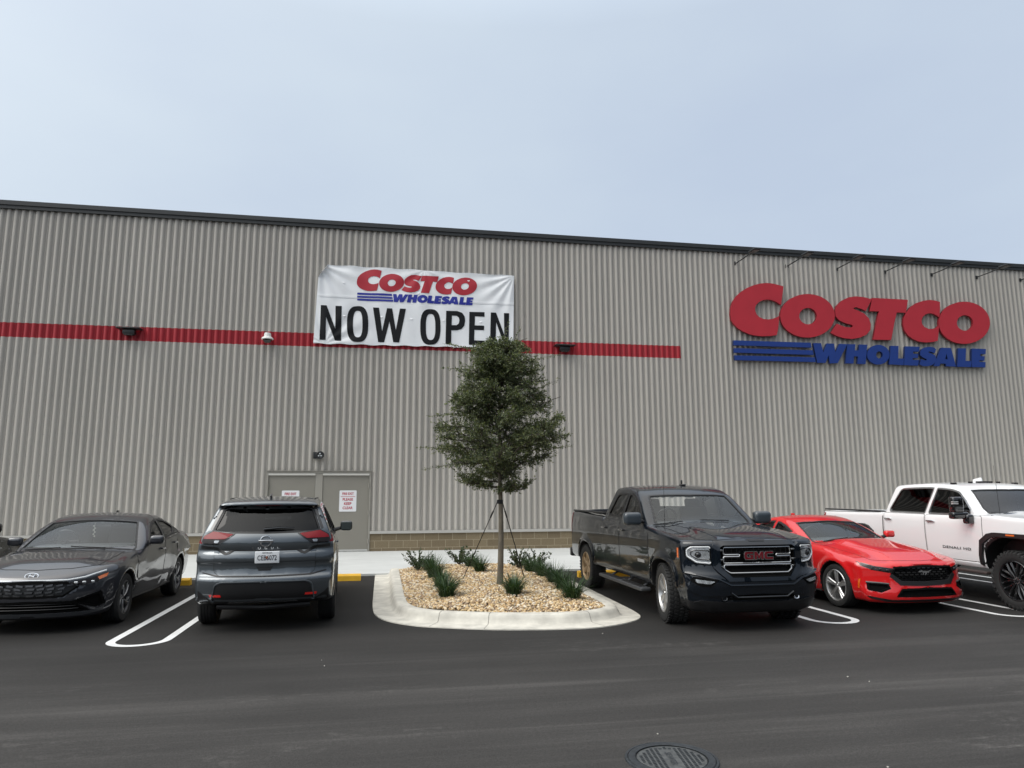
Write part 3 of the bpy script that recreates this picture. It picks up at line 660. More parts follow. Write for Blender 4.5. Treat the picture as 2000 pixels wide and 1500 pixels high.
mb = MB(); mb.lathe([(0, .13), (.085, .13), (.095, .10), (.10, .03), (.16, -.02), (.17, -.045), (.165, -.06), (0, -.06)], (0, -.20, 0), 'z', 28); mb.tube([(0, .02, .08), (0, -.2, .08)], .05, 12); mb.build('housing', mat('camera_white', (.75, .75, .73), .35), t_, smooth=True)
mb = MB(); mb.lathe([(.13, -.055), (.125, -.09), (.09, -.135), (.045, -.155), (0, -.16)], (0, -.20, 0), 'z', 28); mb.build('dome', BLKG, t_, smooth=True)
t_ = empty('emergency_light', (-1.835, WY-.04, 2.88), label='small black twin head emergency light above the fire doors', cat='emergency light')
mb = MB(); mb.rbox((-.06, -.04, 0), (.18, .10, .19), .012); mb.build('box', DK, t_, smooth=True)
mb = MB(); mb.lathe([(0, .0), (.09, .0), (.112, -.03), (.115, -.11), (.10, -.12), (.08, -.11), (0, -.10)], (.05, -.08, 0), 'y', 24); hd = mb.build('lamp_head', DK, t_, smooth=True)
mb = MB()
for a in (90, 210, 330): mb.lathe([(0, -.225), (.022, -.220), (.026, -.20), (.0, -.19)], (.05+.04*math.cos(R(a)), 0, .04*math.sin(R(a))), 'y', 10)
mb.build('bulb', mat('bulb_glass', (.6, .62, .62), .15, metal=.5), hd, smooth=True)
# ================================================================ vehicles
def tab(xs, ys, sm=.05):
    """smooth monotone table: pchip resampled, then box-smoothed"""
    xs, ys = np.array(xs, float), np.array(ys, float); h = np.diff(xs); d = np.diff(ys)/h; m = np.zeros(len(xs))
    for i in range(1, len(xs)-1):
        if d[i-1]*d[i] > 0: w1, w2 = 2*h[i]+h[i-1], h[i]+2*h[i-1]; m[i] = (w1+w2)/(w1/d[i-1]+w2/d[i])
    m[0], m[-1] = d[0], d[-1]
    X = np.linspace(xs[0], xs[-1], 900); k = np.clip(np.searchsorted(xs, X)-1, 0, len(h)-1); t = (X-xs[k])/h[k]
    Y = (2*t**3-3*t**2+1)*ys[k]+(t**3-2*t**2+t)*h[k]*m[k]+(-2*t**3+3*t**2)*ys[k+1]+(t**3-t**2)*h[k]*m[k+1]
    if sm:
        n = max(1, int(sm/(X[1]-X[0]))); K = np.hanning(n+2)[1:-1]; K /= K.sum(); p = len(K)
        Yp = np.concatenate([Y[0]+(Y[0]-Y[p:0:-1]), Y, Y[-1]+(Y[-1]-Y[-2:-p-2:-1])]); Y = np.convolve(Yp, K, 'same')[p:-p]
    return lambda q: np.interp(q, X, Y)
def smax(a, b, k): h = np.clip(.5+.5*(a-b)/k, 0, 1); return b+(a-b)*h+k*h*(1-h)
def smin(a, b, k): return -smax(-a, -b, k)
def poly_sd(px, py, poly):
    px, py = np.broadcast_arrays(px, py); d = np.full(px.shape, 1e9); s = np.ones(px.shape); n = len(poly)
    for i in range(n):
        ax, ay = poly[i]; bx, by = poly[i-1]; ex, ey = bx-ax, by-ay; wx, wy = px-ax, py-ay
        t = np.clip((wx*ex+wy*ey)/(ex*ex+ey*ey+1e-12), 0, 1); dx, dy = wx-ex*t, wy-ey*t; d = np.minimum(d, dx*dx+dy*dy)
        c1, c2, c3 = py >= ay, py < by, ex*wy > ey*wx
        s = np.where((c1 & c2 & c3) | (~c1 & ~c2 & ~c3), -s, s)
    return s*np.sqrt(d)
def surface_nets(V, o, h):
    nx, ny, nz = V.shape; sgn = V < 0
    c = [(i, j, k) for i in (0, 1) for j in (0, 1) for k in (0, 1)]
    sh = lambda A, i, j, k: A[i:nx-1+i, j:ny-1+j, k:nz-1+k]
    cnt = sum(sh(sgn, *q).astype(np.int8) for q in c); cells = np.argwhere((cnt > 0) & (cnt < 8))
    acc = np.zeros((len(cells), 3)); n = np.zeros(len(cells)); I, J, K = cells.T
    for a in c:
        for ax in range(3):
            if a[ax]: continue
            b = list(a); b[ax] = 1
            va, vb = V[I+a[0], J+a[1], K+a[2]], V[I+b[0], J+b[1], K+b[2]]; m = (va < 0) != (vb < 0)
            t = np.where(m, va/np.where(m, va-vb, 1), 0)
            p = np.tile(np.array(a, float), (len(cells), 1)); p[:, ax] += t; acc += p*m[:, None]; n += m
    vert = np.array(o)+(cells+acc/n[:, None])*h
    idx = -np.ones((nx-1, ny-1, nz-1), np.int64); idx[I, J, K] = np.arange(len(cells)); Q = []
    for ax in range(3):
        sl = [slice(1, -1)]*3; sl[ax] = slice(0, -1); s2 = list(sl); s2[ax] = slice(1, None)
        A, B = sgn[tuple(sl)], sgn[tuple(s2)]; e = np.argwhere(A != B); off = np.ones(3, int); off[ax] = 0; e = e+off
        u, w_ = [(1, 2), (2, 0), (0, 1)][ax]; eu = np.zeros(3, int); eu[u] = 1; ew = np.zeros(3, int); ew[w_] = 1
        q = np.stack([idx[tuple((e-eu-ew).T)], idx[tuple((e-ew).T)], idx[tuple(e.T)], idx[tuple((e-eu).T)]], 1)
        fl = ~sgn[tuple(e.T)]; q[fl] = q[fl][:, ::-1]; Q.append(q)
    return vert, np.concatenate(Q)

class Car:
    def __init__(s, sp, name, paint, loc, rz, **k):
        s.sp = sp; s.paint = paint; s.L = sp['L']; s.root = empty(name, loc, rz, **k)
        s.T = {q: tab(*v) if isinstance(v, tuple) else v for q, v in sp.items() if isinstance(v, tuple) and len(v) in (2, 3) and isinstance(v[0], (list,))}; s.T['cabx0'] = sp['cab'][0][1]-.05; s.T['cabx1'] = sp['cab'][0][-1]-(.1 if 'cabrear' not in sp else -.4)
        s.clampwin()
    def clampwin(s):
        sp, T = s.sp, s.T
        def cl(poly):
            out = []
            for x, z in dens(poly, .08):
                w_ = float(T['cabw'](z))-.02; sg = 1 if x < sp['mid'] else -1; zz = float(T['cab'](x-sp.get('wcurve', .12)*w_*w_*sg))-sp.get('rcrown', .1)*w_*w_-.075
                out.append((x, max(sp['belt']-.02, min(z, zz)) if z > sp['belt']-.02 else z))
            o2 = [out[0]]
            for q in out[1:]:
                if math.hypot(q[0]-o2[-1][0], q[1]-o2[-1][1]) > .015: o2.append(q)
            return o2
        sp['glass'] = [(k, cl(p) if k == 'side' else p) for k, p in sp['glass']]; sp['panes'] = [(k, cl(p) if k == 'side' else p, n) for k, p, n in sp['panes']]
    def off(s, v): v = np.array(v, float); v[..., 0] -= s.L/2; return v
    def solid(s, x, y, z):
        sp, T = s.sp, s.T; y = np.abs(y)
        W = T['plan'](x)+T['sect'](z)
        for cx in sp['axles']:
            r = np.hypot(x-cx, (z-sp['wr'])*1.0); W = W+sp.get('flare', .02)*np.exp(-((r-sp['ar']-.03)/.055)**2)
        if 'crease' in sp:
            for (x0, z0, x1, z1, amp, wd) in sp['crease']:
                t = np.clip(((x-x0)*(x1-x0)+(z-z0)*(z1-z0))/((x1-x0)**2+(z1-z0)**2), 0, 1); dz = z-(z0+(z1-z0)*t); dx = x-(x0+(x1-x0)*t)
                W = W+amp*np.exp(-(dx*dx+dz*dz)/wd**2)
        yn = y/sp['W']*2
        zt = T['top'](x)-sp.get('crown', .04)*yn**2.5
        if 'bulge' in sp:
            a_, y0, w0, x1 = sp['bulge']; zt = zt+a_*(1/(1+np.exp((y-y0)/w0)))*np.clip((x1-x)/.4, 0, 1)*np.clip((x-.1)/.3, 0, 1)
        fa, fp = sp['fcurve']; ra, rp = sp['rcurve']
        xf = T['front'](z)+fa*yn**fp; xr = T['rear'](z)-ra*yn**rp
        d = smax(z-zt, y-W, sp.get('ksh', .07)); d = smax(d, xf-x, sp.get('kf', .06)); d = smax(d, x-xr, .05); d = smax(d, T['bot'](x)-z, .06)
        zc = T['cab'](x-sp.get('wcurve', .12)*y*y*np.where(x < sp['mid'], 1, -1.0))-sp.get('rcrown', .10)*y*y
        wc = T['cabw'](z)+sp.get('cabx', lambda q: 0*q)(x)
        c = smax(z-zc, y-wc, sp.get('kc', .09))
        if 'cabrear' in sp: c = smax(c, x-(T['cabrear'](z)-sp.get('crc', .12)*y*y), .04)
        c = np.maximum(c, sp['belt']-.25-z); c = np.maximum(c, T['cabx0']-x); c = np.maximum(c, x-T['cabx1'])
        d = smin(d, c, .025)
        return d
    def F(s, x, y, z):
        sp, T = s.sp, s.T; d = s.solid(x, y, z); ya = np.abs(y)
        if 'bed' in sp: x0, x1, hw, z0 = sp['bed']; d = np.maximum(d, -np.maximum.reduce(np.broadcast_arrays(np.abs(x-(x0+x1)/2)-(x1-x0)/2, ya-hw, z0-z)))
        for cx in sp['axles']:
            dx, dz = x-cx, z-sp['wr']; p = sp.get('apow', 2.0); r = (np.abs(dx)**p+np.abs(np.maximum(dz, 0))**p)**(1/p)
            d = np.maximum(d, -np.maximum(r-sp['ar'], sp['W']/2-.36-ya))
        for (poly, dep, end) in s.cuts:
            q = poly_sd(ya, z, poly)
            if end == 'front': xx = T['front'](z)+sp['fcurve'][0]*(ya/sp['W']*2)**sp['fcurve'][1]; d = np.maximum(d, -np.maximum(q, (x-xx)-dep))
            else: xx = T['rear'](z)-sp['rcurve'][0]*(ya/sp['W']*2)**sp['rcurve'][1]; d = np.maximum(d, -np.maximum(q, (xx-dep)-x))
        if sp.get('glass'):
            zc = T['cab'](x-sp.get('wcurve', .12)*ya*ya*np.where(x < sp['mid'], 1, -1.0))-sp.get('rcrown', .10)*ya*ya
            wc = T['cabw'](np.maximum(z, sp['belt']-.1))+0*x; x0, x1 = sp['cavity']
            I = np.maximum.reduce(np.broadcast_arrays(ya-wc+.065, z-zc+.05, .42-z, x0-x, x-x1))
            d = np.maximum(d, -I)
            for kind, poly in sp['glass']:
                if kind == 'side': d = np.maximum(d, -np.maximum(poly_sd(x, z, poly), .35-ya))
                elif kind == 'top': d = np.maximum(d, -np.maximum(poly_sd(x, ya, poly), sp['belt']-.02-z))
                elif kind == 'rear': d = np.maximum(d, -np.maximum(poly_sd(ya, z, poly), s.L-1.3-x))
        return d
    def body(s, h=.025):
        sp = s.sp; s.cuts = sp.get('cuts', [])
        lo = np.array([-.12, -sp['W']/2-.12, sp.get('zlo', .15)]); hi = np.array([s.L+.12, 0, sp['H']+.08])
        nx = int((hi[0]-lo[0])/h)+1; nz = int((hi[2]-lo[2])/h)+1; ny = int(-lo[1]/h)+1
        x = lo[0]+np.arange(nx)*h; z = lo[2]+np.arange(nz)*h; y = (np.arange(ny)+.5)*h
        V = s.F(x[:, None, None], y[None, :, None], z[None, None, :]); V = np.concatenate([V[:, ::-1], V], 1)
        v, q = surface_nets(V, (x[0], -y[-1], z[0]), h)
        for _ in range(2):
            e = 1e-3; f0 = s.F(v[:, 0], v[:, 1], v[:, 2])
            g = np.stack([s.F(v[:, 0]+e*(i == 0), v[:, 1]+e*(i == 1), v[:, 2]+e*(i == 2))-f0 for i in range(3)], 1)/e
            st = -f0[:, None]*g/(np.sum(g*g, 1)[:, None]+1e-6); l = np.linalg.norm(st, axis=1); st *= np.minimum(1, h*.45/np.maximum(l, 1e-9))[:, None]; v = v+st
        c = v[q].mean(1); ax = sp['axles']; mi = np.zeros(len(q), int)
        inner = np.zeros(len(q), bool)
        for cx in ax: p_ = sp.get('apow', 2.0); inner |= ((np.abs(c[:, 0]-cx)**p_+np.abs(np.maximum(c[:, 2]-sp['wr'], 0))**p_)**(1/p_) < sp['ar']+sp.get('lipblk', .010)) & (np.abs(c[:, 1]) < sp['W']/2+.05)
        S_ = s.solid(c[:, 0], c[:, 1], c[:, 2]); deep = S_ < -.018      # faces inside the shell: cabin lining, wells, bed, grille pockets
        cav = deep & (c[:, 0] > sp['cavity'][0]-.06) & (c[:, 0] < sp['cavity'][1]+.06) & (c[:, 2] > sp['belt']-.30) & (np.abs(c[:, 1]) < sp['W']/2-.09)
        under = c[:, 2] < np.interp(c[:, 0], [0, s.L], [sp.get('uz', .30)]*2)
        mi[deep | inner | under] = 1; mi[cav] = 2
        o = mobj('body', s.off(v), q, [s.paint, BLK, mat('headliner', (.20, .20, .195), .9)], s.root, smooth=True, sharp=38, mi=mi)
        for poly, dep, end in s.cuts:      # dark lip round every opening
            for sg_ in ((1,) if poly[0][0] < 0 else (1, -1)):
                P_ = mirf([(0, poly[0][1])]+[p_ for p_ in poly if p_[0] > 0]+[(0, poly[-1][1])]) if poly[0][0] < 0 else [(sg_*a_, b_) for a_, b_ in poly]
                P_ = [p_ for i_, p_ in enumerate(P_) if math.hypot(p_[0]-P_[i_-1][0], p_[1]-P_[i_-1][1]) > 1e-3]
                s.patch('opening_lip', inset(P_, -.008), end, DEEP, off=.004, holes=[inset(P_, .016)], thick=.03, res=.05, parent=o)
        return o
    def hit(s, P, view, side=1):
        n = len(P); K_ = 170
        if view == 'side': a0, a1 = side*(s.sp['W']/2+.15), 0.0
        elif view == 'front': a0, a1 = -.2, s.L*.6
        elif view == 'rear': a0, a1 = s.L+.2, s.L*.4
        else: a0, a1 = s.sp['H']+.2, .3
        def xyz(t):
            u, w_ = P[:, 0][:, None]+0*t, P[:, 1][:, None]+0*t
            return {'side': (u, t, w_), 'front': (t, u, w_), 'rear': (t, u, w_), 'top': (u, w_, t)}[view]
        t = np.linspace(a0, a1, K_)[None]+np.zeros((n, 1)); f = s.solid(*xyz(t)); ins = f < 0; ok = ins.any(1); k = np.maximum(1, ins.argmax(1))
        lo, hi = t[np.arange(n), k-1][:, None], t[np.arange(n), k][:, None]
        for _ in range(16):
            m_ = (lo+hi)/2; g = s.solid(*xyz(m_)) < 0; hi = np.where(g, m_, hi); lo = np.where(g, lo, m_)
        return lo[:, 0], ok
    def place(s, P, view, side, off):
        t, ok = s.hit(P, view, side); sg = {'side': side, 'front': -1, 'rear': 1, 'top': 1}[view]; t = t+sg*off
        u, w_ = P[:, 0], P[:, 1]
        v = {'side': (u, t, w_), 'front': (t, u, w_), 'rear': (t, u, w_), 'top': (u, w_, t)}[view]
        return np.stack(v, 1), ok
    def patch(s, name, poly, view, mats, side=1, off=.004, holes=(), border=0, res=.06, thick=.014, parent=None, r=0, **k):
        if r: poly = rnd(poly, r); holes = [rnd(h_, r) for h_ in holes]
        poly = ccw(poly); holes = [ccw(h_) for h_ in holes]
        inn = inset(poly, border) if border else None
        P, T, E, outm = tri_poly(poly, holes, res, inn)
        v, ok = s.place(P, view, side, off); sg = {'side': side, 'front': -1, 'rear': 1, 'top': 1}[view]
        b = v.copy(); b[:, {'side': 1, 'front': 0, 'rear': 0, 'top': 2}[view]] -= sg*thick
        flip = (view == 'side' and side > 0) or view == 'front'
        g = ok[T].all(1); T = T[g]; outm = outm[g]; n = len(P)
        F_ = [tuple(map(int, (q[::-1] if flip else q))) for q in T]; mi = [int(o_) for o_ in outm]
        for a_, b_ in E:
            if ok[a_] and ok[b_]: F_.append(((a_, b_, b_+n, a_+n) if flip else (b_, a_, a_+n, b_+n))); mi.append(1 if (border or (isinstance(mats, list) and len(mats) > 1)) else 0)
        if not isinstance(mats, (list, tuple)): mats = [mats]
        ms = list(mats)
        return mobj(name, s.off(np.concatenate([v, b])), F_, ms, parent or s.root, smooth=True, sharp=40, mi=[min(q, len(ms)-1) for q in mi], **k)
    def line(s, name, pts, view, m_, r=.008, side=1, off=.002, parent=None, closed=False, n=6, mb=None):
        P = np.array(dens(pts, .06) if closed else dens(pts, .06)[:-0 or None])
        if not closed:
            P = []; 
            for i in range(len(pts)-1):
                a_, b_ = np.array(pts[i]), np.array(pts[i+1]); kk = max(1, int(np.linalg.norm(b_-a_)/.06)); P += [a_+(b_-a_)*j/kk for j in range(kk)]
            P.append(np.array(pts[-1])); P = np.array(P)
        v, ok = s.place(P, view, side, off); v = s.off(v[ok]); own = mb is None; mb = mb or MB(); mb.tube([tuple(q) for q in v], r, n, closed=closed)
        return mb.build(name, m_, parent or s.root, smooth=True) if own else mb
    def pt(s, a_, b_, view, side=1, off=0): v, ok = s.place(np.array([[a_, b_]]), view, side, off); return s.off(v)[0]
    def windows(s, tint, ws, frame=BLK, fw=.018, back=None):
        back = back or tint
        for kind, poly, nm in s.sp['panes']:
            gl = ws if nm == 'windshield' else (back if nm == 'rear_window' else tint)
            for sd_ in ((1, -1) if kind == 'side' else (1,)):
                p_ = poly
                if kind in ('top', 'rear'): p_ = [(u, w_) for u, w_ in poly]
                pane = s.patch(nm, inset(p_, -.008), kind, gl, side=sd_, off=-.012, thick=.004, res=.09)
                s.patch('frame', inset(p_, -(fw if kind == 'side' else .012)), kind, frame if kind == 'side' else BLK, side=sd_, off=.003, holes=[inset(p_, fw*.7)], thick=.02, res=.09, parent=pane)
    def wheels(s, kind, W=.23, steer=0, tyre=RUB, rimr=None, out=None):
        sp = s.sp; Rw = sp['wr']; rr = rimr or Rw*.68; out = out or sp['W']/2-.015
        def mk():
            mb = MB(); hw = W/2; sw = Rw-rr
            prof = [(rr-.01, -hw*.86), (rr+.005, -hw*.95), (rr+sw*.4, -hw*1.03), (Rw-sw*.22, -hw*.99), (Rw-.012, -hw*.86), (Rw-.003, -hw*.72)]
            for gx in (-.5, -.16, .16, .5): prof += [(Rw, hw*(gx-.07)), (Rw-.008, hw*(gx-.06)), (Rw-.008, hw*(gx+.06)), (Rw, hw*(gx+.07))]
            prof += [(Rw-.003, hw*.72), (Rw-.012, hw*.86), (Rw-sw*.22, hw*.99), (rr+sw*.4, hw*1.03), (rr+.005, hw*.95), (rr-.01, hw*.86)]
            mb.lathe(prof, (0, 0, 0), 'y', 56)
            if kind == 'mud':
                for j in range(36):
                    a_ = 2*math.pi*j/36
                    for sy_, ph in ((-1, 0), (1, .5)):
                        rot = Matrix.Rotation(-(a_+ph*2*math.pi/36), 4, 'Y'); mb.rbox(rot @ Vector((Rw-.004, sy_*hw*.66, 0)), (.030, hw*.60, .040), .006, rot=rot, seg=1)
                        mb.rbox(rot @ Vector((Rw-.035, sy_*hw*.99, 0)), (.05, .016, .03), .005, rot=rot, seg=1)
            if kind == 'at':
                for j in range(44):
                    a_ = 2*math.pi*j/44
                    for sy_, ph in ((-.8, 0), (-.28, .5), (.28, 0), (.8, .5)):
                        rot = Matrix.Rotation(-(a_+ph*2*math.pi/44), 4, 'Y') @ Matrix.Rotation(.35*(1 if sy_ > 0 else -1), 4, 'X'); mb.rbox(Matrix.Rotation(-(a_+ph*2*math.pi/44), 4, 'Y') @ Vector((Rw+.001, sy_*hw, 0)), (.016, hw*.38, .036), .003, rot=rot, seg=1)
            ty = mb.build('wheel', tyre, None, smooth=True, sharp=32)
            mb = MB(); hw = W/2   # outer face towards -y
            mats_ = {'six': [SIL, BLK], 'six_tan': [mat('dusty_alloy', (.42, .30, .18), .45, metal=.6), BLK], 'five': [SIL, BLK], 'blade': [mat('dark_machined', (.05, .05, .055), .35, metal=.4), BLK, SIL], 'mud': [mat('black_rim', (.012, .012, .013), .2, coat=.6), BLK, CHR], 'plain': [SIL, BLK]}[kind if kind != 'at' else 'six']
            mb.lathe([(rr+.004, -hw*.93), (rr-.004, -hw*.98), (rr-.016, -hw*.96), (rr-.022, -hw*.85), (rr-.03, -hw*.3), (rr-.03, hw*.8)], (0, 0, 0), 'y', 48)
            mb.lathe([(0, -hw*.02), (rr*.62, 0), (rr-.03, .02)], (0, 0, 0), 'y', 40, 1)
            hub = rr*.17; mb.lathe([(0, -hw*.80), (hub*.5, -hw*.80), (hub*.6, -hw*.74), (hub*1.15, -hw*.72), (hub*1.5, -hw*.5)], (0, 0, 0), 'y', 24)
            yo, yi = -hw*.80, -hw*.45
            def spoke(a_, w0, w1, r0, r1, y_in, y_out, mi=0, tw=0, th=.03):
                ca, sa = math.cos(a_), math.sin(a_); cb_, sb = math.cos(a_+tw), math.sin(a_+tw); V_ = []
                for (r_, wd, yy, c_, s_) in ((r0, w0, y_in, ca, sa), ((r0+r1)/2, (w0+w1)/2*.92, (y_in+y_out)/2-.006, (ca+cb_)/2, (sa+sb)/2), (r1, w1, y_out, cb_, sb)):
                    tx, tz = -s_, c_
                    for u_, dy in ((-1, .012), (-.55, 0), (.55, 0), (1, .012)): V_.append((c_*r_+tx*wd*u_, yy+dy, s_*r_+tz*wd*u_))
                    for u_ in (-1, 1): V_.append((c_*r_+tx*wd*u_, yy+th, s_*r_+tz*wd*u_))
                o_ = []
                for i in range(2):
                    b0_ = i*6; b1_ = b0_+6
                    for p_, q_ in ((0, 1), (1, 2), (2, 3)): o_.append((b0_+p_, b1_+p_, b1_+q_, b0_+q_))
                    o_ += [(b0_+4, b1_+4, b1_, b0_), (b0_+3, b1_+3, b1_+5, b0_+5)]
                mb.add(V_, o_, mi)
            if kind in ('six', 'at', 'six_tan', 'plain'):
                for i in range(6): spoke(math.pi/6+i*math.pi/3, rr*.13, rr*.20, hub, rr-.012, yo+.008, -hw*.86)
            elif kind == 'five':
                for i in range(5):
                    a_ = math.pi/2+i*2*math.pi/5
                    for d_ in (-.13, .13): spoke(a_+d_*.9, rr*.085, rr*.10, hub*.8, rr-.012, yo+.008, -hw*.88, 0, d_*.10)
                    spoke(a_, rr*.03, rr*.05, hub, rr-.02, yo+.02, -hw*.80, 0)
            elif kind == 'blade':
                for i in range(5):
                    a_ = math.pi/2+i*2*math.pi/5
                    spoke(a_, rr*.09, rr*.15, hub*.7, rr-.012, yo+.008, -hw*.88, 0, .35); spoke(a_+.10, rr*.025, rr*.035, hub*.9, rr-.012, yo-.001, -hw*.90, 2, .42); spoke(a_+.30, rr*.02, rr*.03, rr*.5, rr-.012, yo-.001, -hw*.90, 2, .55)
            elif kind == 'mud':
                for i in range(8):
                    a_ = i*math.pi/4
                    for d_ in (-.17, .17):
                        spoke(a_+d_*.4, rr*.05, rr*.07, hub, rr-.012, yo+.008, -hw*.90, 0, d_); spoke(a_+d_*.45, rr*.010, rr*.018, rr*.38, rr*.88, yo-.002, -hw*.92, 2, d_)
                for i in range(8): mb.lathe([(0, -.005), (.012, -.004), (.012, .02)], (math.cos(i*math.pi/4+.4)*hub*.85, -hw*.76, math.sin(i*math.pi/4+.4)*hub*.85), 'y', 6, 2)
            rim = mb.build('rim', mats_, None, smooth=True, sharp=30)
            return ty, rim
        ty, rim = mk(); first = True
        for cx in sp['axles']:
            for sd_ in (1, -1):
                if not first:
                    t2, r2 = ty.copy(), rim.copy(); COL.objects.link(t2); COL.objects.link(r2)
                else: t2, r2 = ty, rim; first = False
                t2.parent = s.root; r2.parent = t2; t2.location = (cx-s.L/2, sd_*(out-W/2), Rw)
                # mesh's outer face points to -y; turn it for the other flank
                t2.rotation_euler = (0, 0, (math.pi if sd_ > 0 else 0)+(steer if cx == sp['axles'][0] else 0))
                s.__dict__.setdefault('wl', []).append((t2, r2))
    def mirror(s, x, z, y, sz=(.13, .22, .16), m_=None, stem=.10, arm_z=-.05, glassrear=True):
        for sd_ in (1, -1):
            mb = MB(); mb.rbox((x-s.L/2, sd_*(y+sz[1]/2), z), sz, min(sz)*.38, seg=4); mr = mb.build('mirror', m_ or s.paint, s.root, smooth=True, sharp=60)
            mb = MB(); mb.tube([(x+.02-s.L/2, sd_*(y-stem), z+arm_z-.02), (x-s.L/2, sd_*(y+.03), z+arm_z*.6)], [.035, .028], 8); mb.build('arm', BLK, mr, smooth=True)
            mb = MB(); mb.rbox((x-s.L/2+sz[0]/2+.001, sd_*(y+sz[1]/2), z), (.006, sz[1]*.84, sz[2]*.78), .002, seg=1); mb.build('mirror_glass', mat('mirror_glass', (.20, .24, .25), .03, metal=1), mr)
    def cabin(s, dash, seats, z0, col=INT, wheel_side=1, seat_w=.5):
        """dashboard, front and rear seats, steering wheel"""
        x = dash-s.L/2; hw = s.sp['W']/2-.22; m2 = mat('dash_grey', (.10, .105, .11), .55)
        mb = MB(); mb.rbox((x+.14, 0, z0-.11), (.50, hw*2, .13), .05, seg=3); mb.rbox((x+.10, 0, z0-.2), (.30, hw*2, .3), .06); mb.build('dashboard', m2, s.root, smooth=True)
        mb = MB(); c = (x+.34, wheel_side*.37, z0-.01); rt_ = Matrix.Rotation(R(-22), 4, 'Y')
        ring_ = [Vector(c)+rt_ @ Vector((0, .18*math.cos(a_), .18*math.sin(a_))) for a_ in [2*math.pi*i/28 for i in range(28)]]
        mb.tube(ring_, .015, 6, closed=True); mb.tube([c, (x+.12, wheel_side*.37, z0-.08)], .03, 6)
        for a_ in (R(0), R(180), R(270)): mb.tube([Vector(c), Vector(c)+rt_ @ Vector((0, .18*math.cos(a_), .18*math.sin(a_)))], .014, 5)
        mb.build('steering_wheel', BLK, s.root, smooth=True)
        for sx in seats:
            for sy_ in (-.37, .37):
                mb = MB(); rt_ = Matrix.Rotation(R(14), 4, 'Y')
                mb.rbox((sx-s.L/2, sy_, z0-.12), (.14, seat_w, .62), .055, rot=rt_, seg=3); mb.rbox((sx-s.L/2+.085, sy_, z0+.23), (.09, .27, .17), .04, rot=rt_, seg=3)
                mb.rbox((sx-s.L/2-.24, sy_, z0-.42), (.5, seat_w, .16), .05, seg=3); mb.tube([(sx-s.L/2+.07, sy_-.05, z0+.1), (sx-s.L/2+.08, sy_-.05, z0+.2)], .008, 5); mb.tube([(sx-s.L/2+.07, sy_+.05, z0+.1), (sx-s.L/2+.08, sy_+.05, z0+.2)], .008, 5)
                mb.build('seat', col, s.root, smooth=True, sharp=60)
    def doors(s, polys, handles, hm=None, r=.05, bw=.007):
        for sd_ in (1, -1):
            for i, p_ in enumerate(polys):
                d_ = s.patch('door', p_, 'side', [s.paint, BLK], side=sd_, off=.004, border=bw, res=.08, r=r, thick=.006)
                if i < len(handles):
                    hx, hz = handles[i]; c = s.pt(hx, hz, 'side', sd_, .026)
                    mb = MB(); mb.rbox(tuple(c), (.20, .028, .032), .011, seg=3); h_ = mb.build('handle', hm or s.paint, d_, smooth=True)
                    
def carpaint(name, c, metal=0, coat=1, rough=.32, ior=1.72):
    m = mat(name, c, rough, metal=metal, coat=coat, coat_rough=.012, spec=.10); m.node_tree.nodes['Principled BSDF'].inputs['Coat IOR'].default_value = ior; return m
def txt_on(s, name, body, h, bold, sx, at, view, m_, side=1, off=.006, spacing=1, parent=None, flipx=False, depth=.004):
    v, f = text_mesh(body, h, bold, sx, spacing)
    u = v[:, 0]*(1 if not flipx else -1)+at[0]; w_ = v[:, 1]+at[1]
    p, ok = s.place(np.column_stack([u, w_]), view, side, off); f = [q for q in f if ok[list(q)].all()]
    fl = (view == 'front') != flipx if view != 'side' else (side > 0) != flipx
    f = [tuple(q) if not fl else tuple(q[::-1]) for q in f]
    return mobj(name, s.off(p), f, m_, parent or s.root)
WS = glass('windshield_glass', (.90, .94, .94), 1.46, 0, .035, (.50, .58, .60))
TINT = glass('tinted_glass', (.06, .065, .07), 1.42)
SIDE = glass('side_glass', (.55, .60, .60), 1.5)
DTINT = glass('dark_tinted_glass', (.012, .013, .014), 1.5)
LENS = glass('lamp_glass', (.9, .9, .9), 1.45)
REFL = mat('lamp_reflector', (.62, .64, .66), .22, metal=.8, noise=(16, .35)); DRL = mat('lamp_tube_white', (.75, .77, .78), .3, coat=1)
AMB = mat('amber_lens', (.75, .14, .01), .2, coat=1); REDL = mat('red_lens', (.20, .004, .010), .15, spec=.3); DARKL = mat('smoked_lens', (.016, .012, .012), .12, spec=.4)

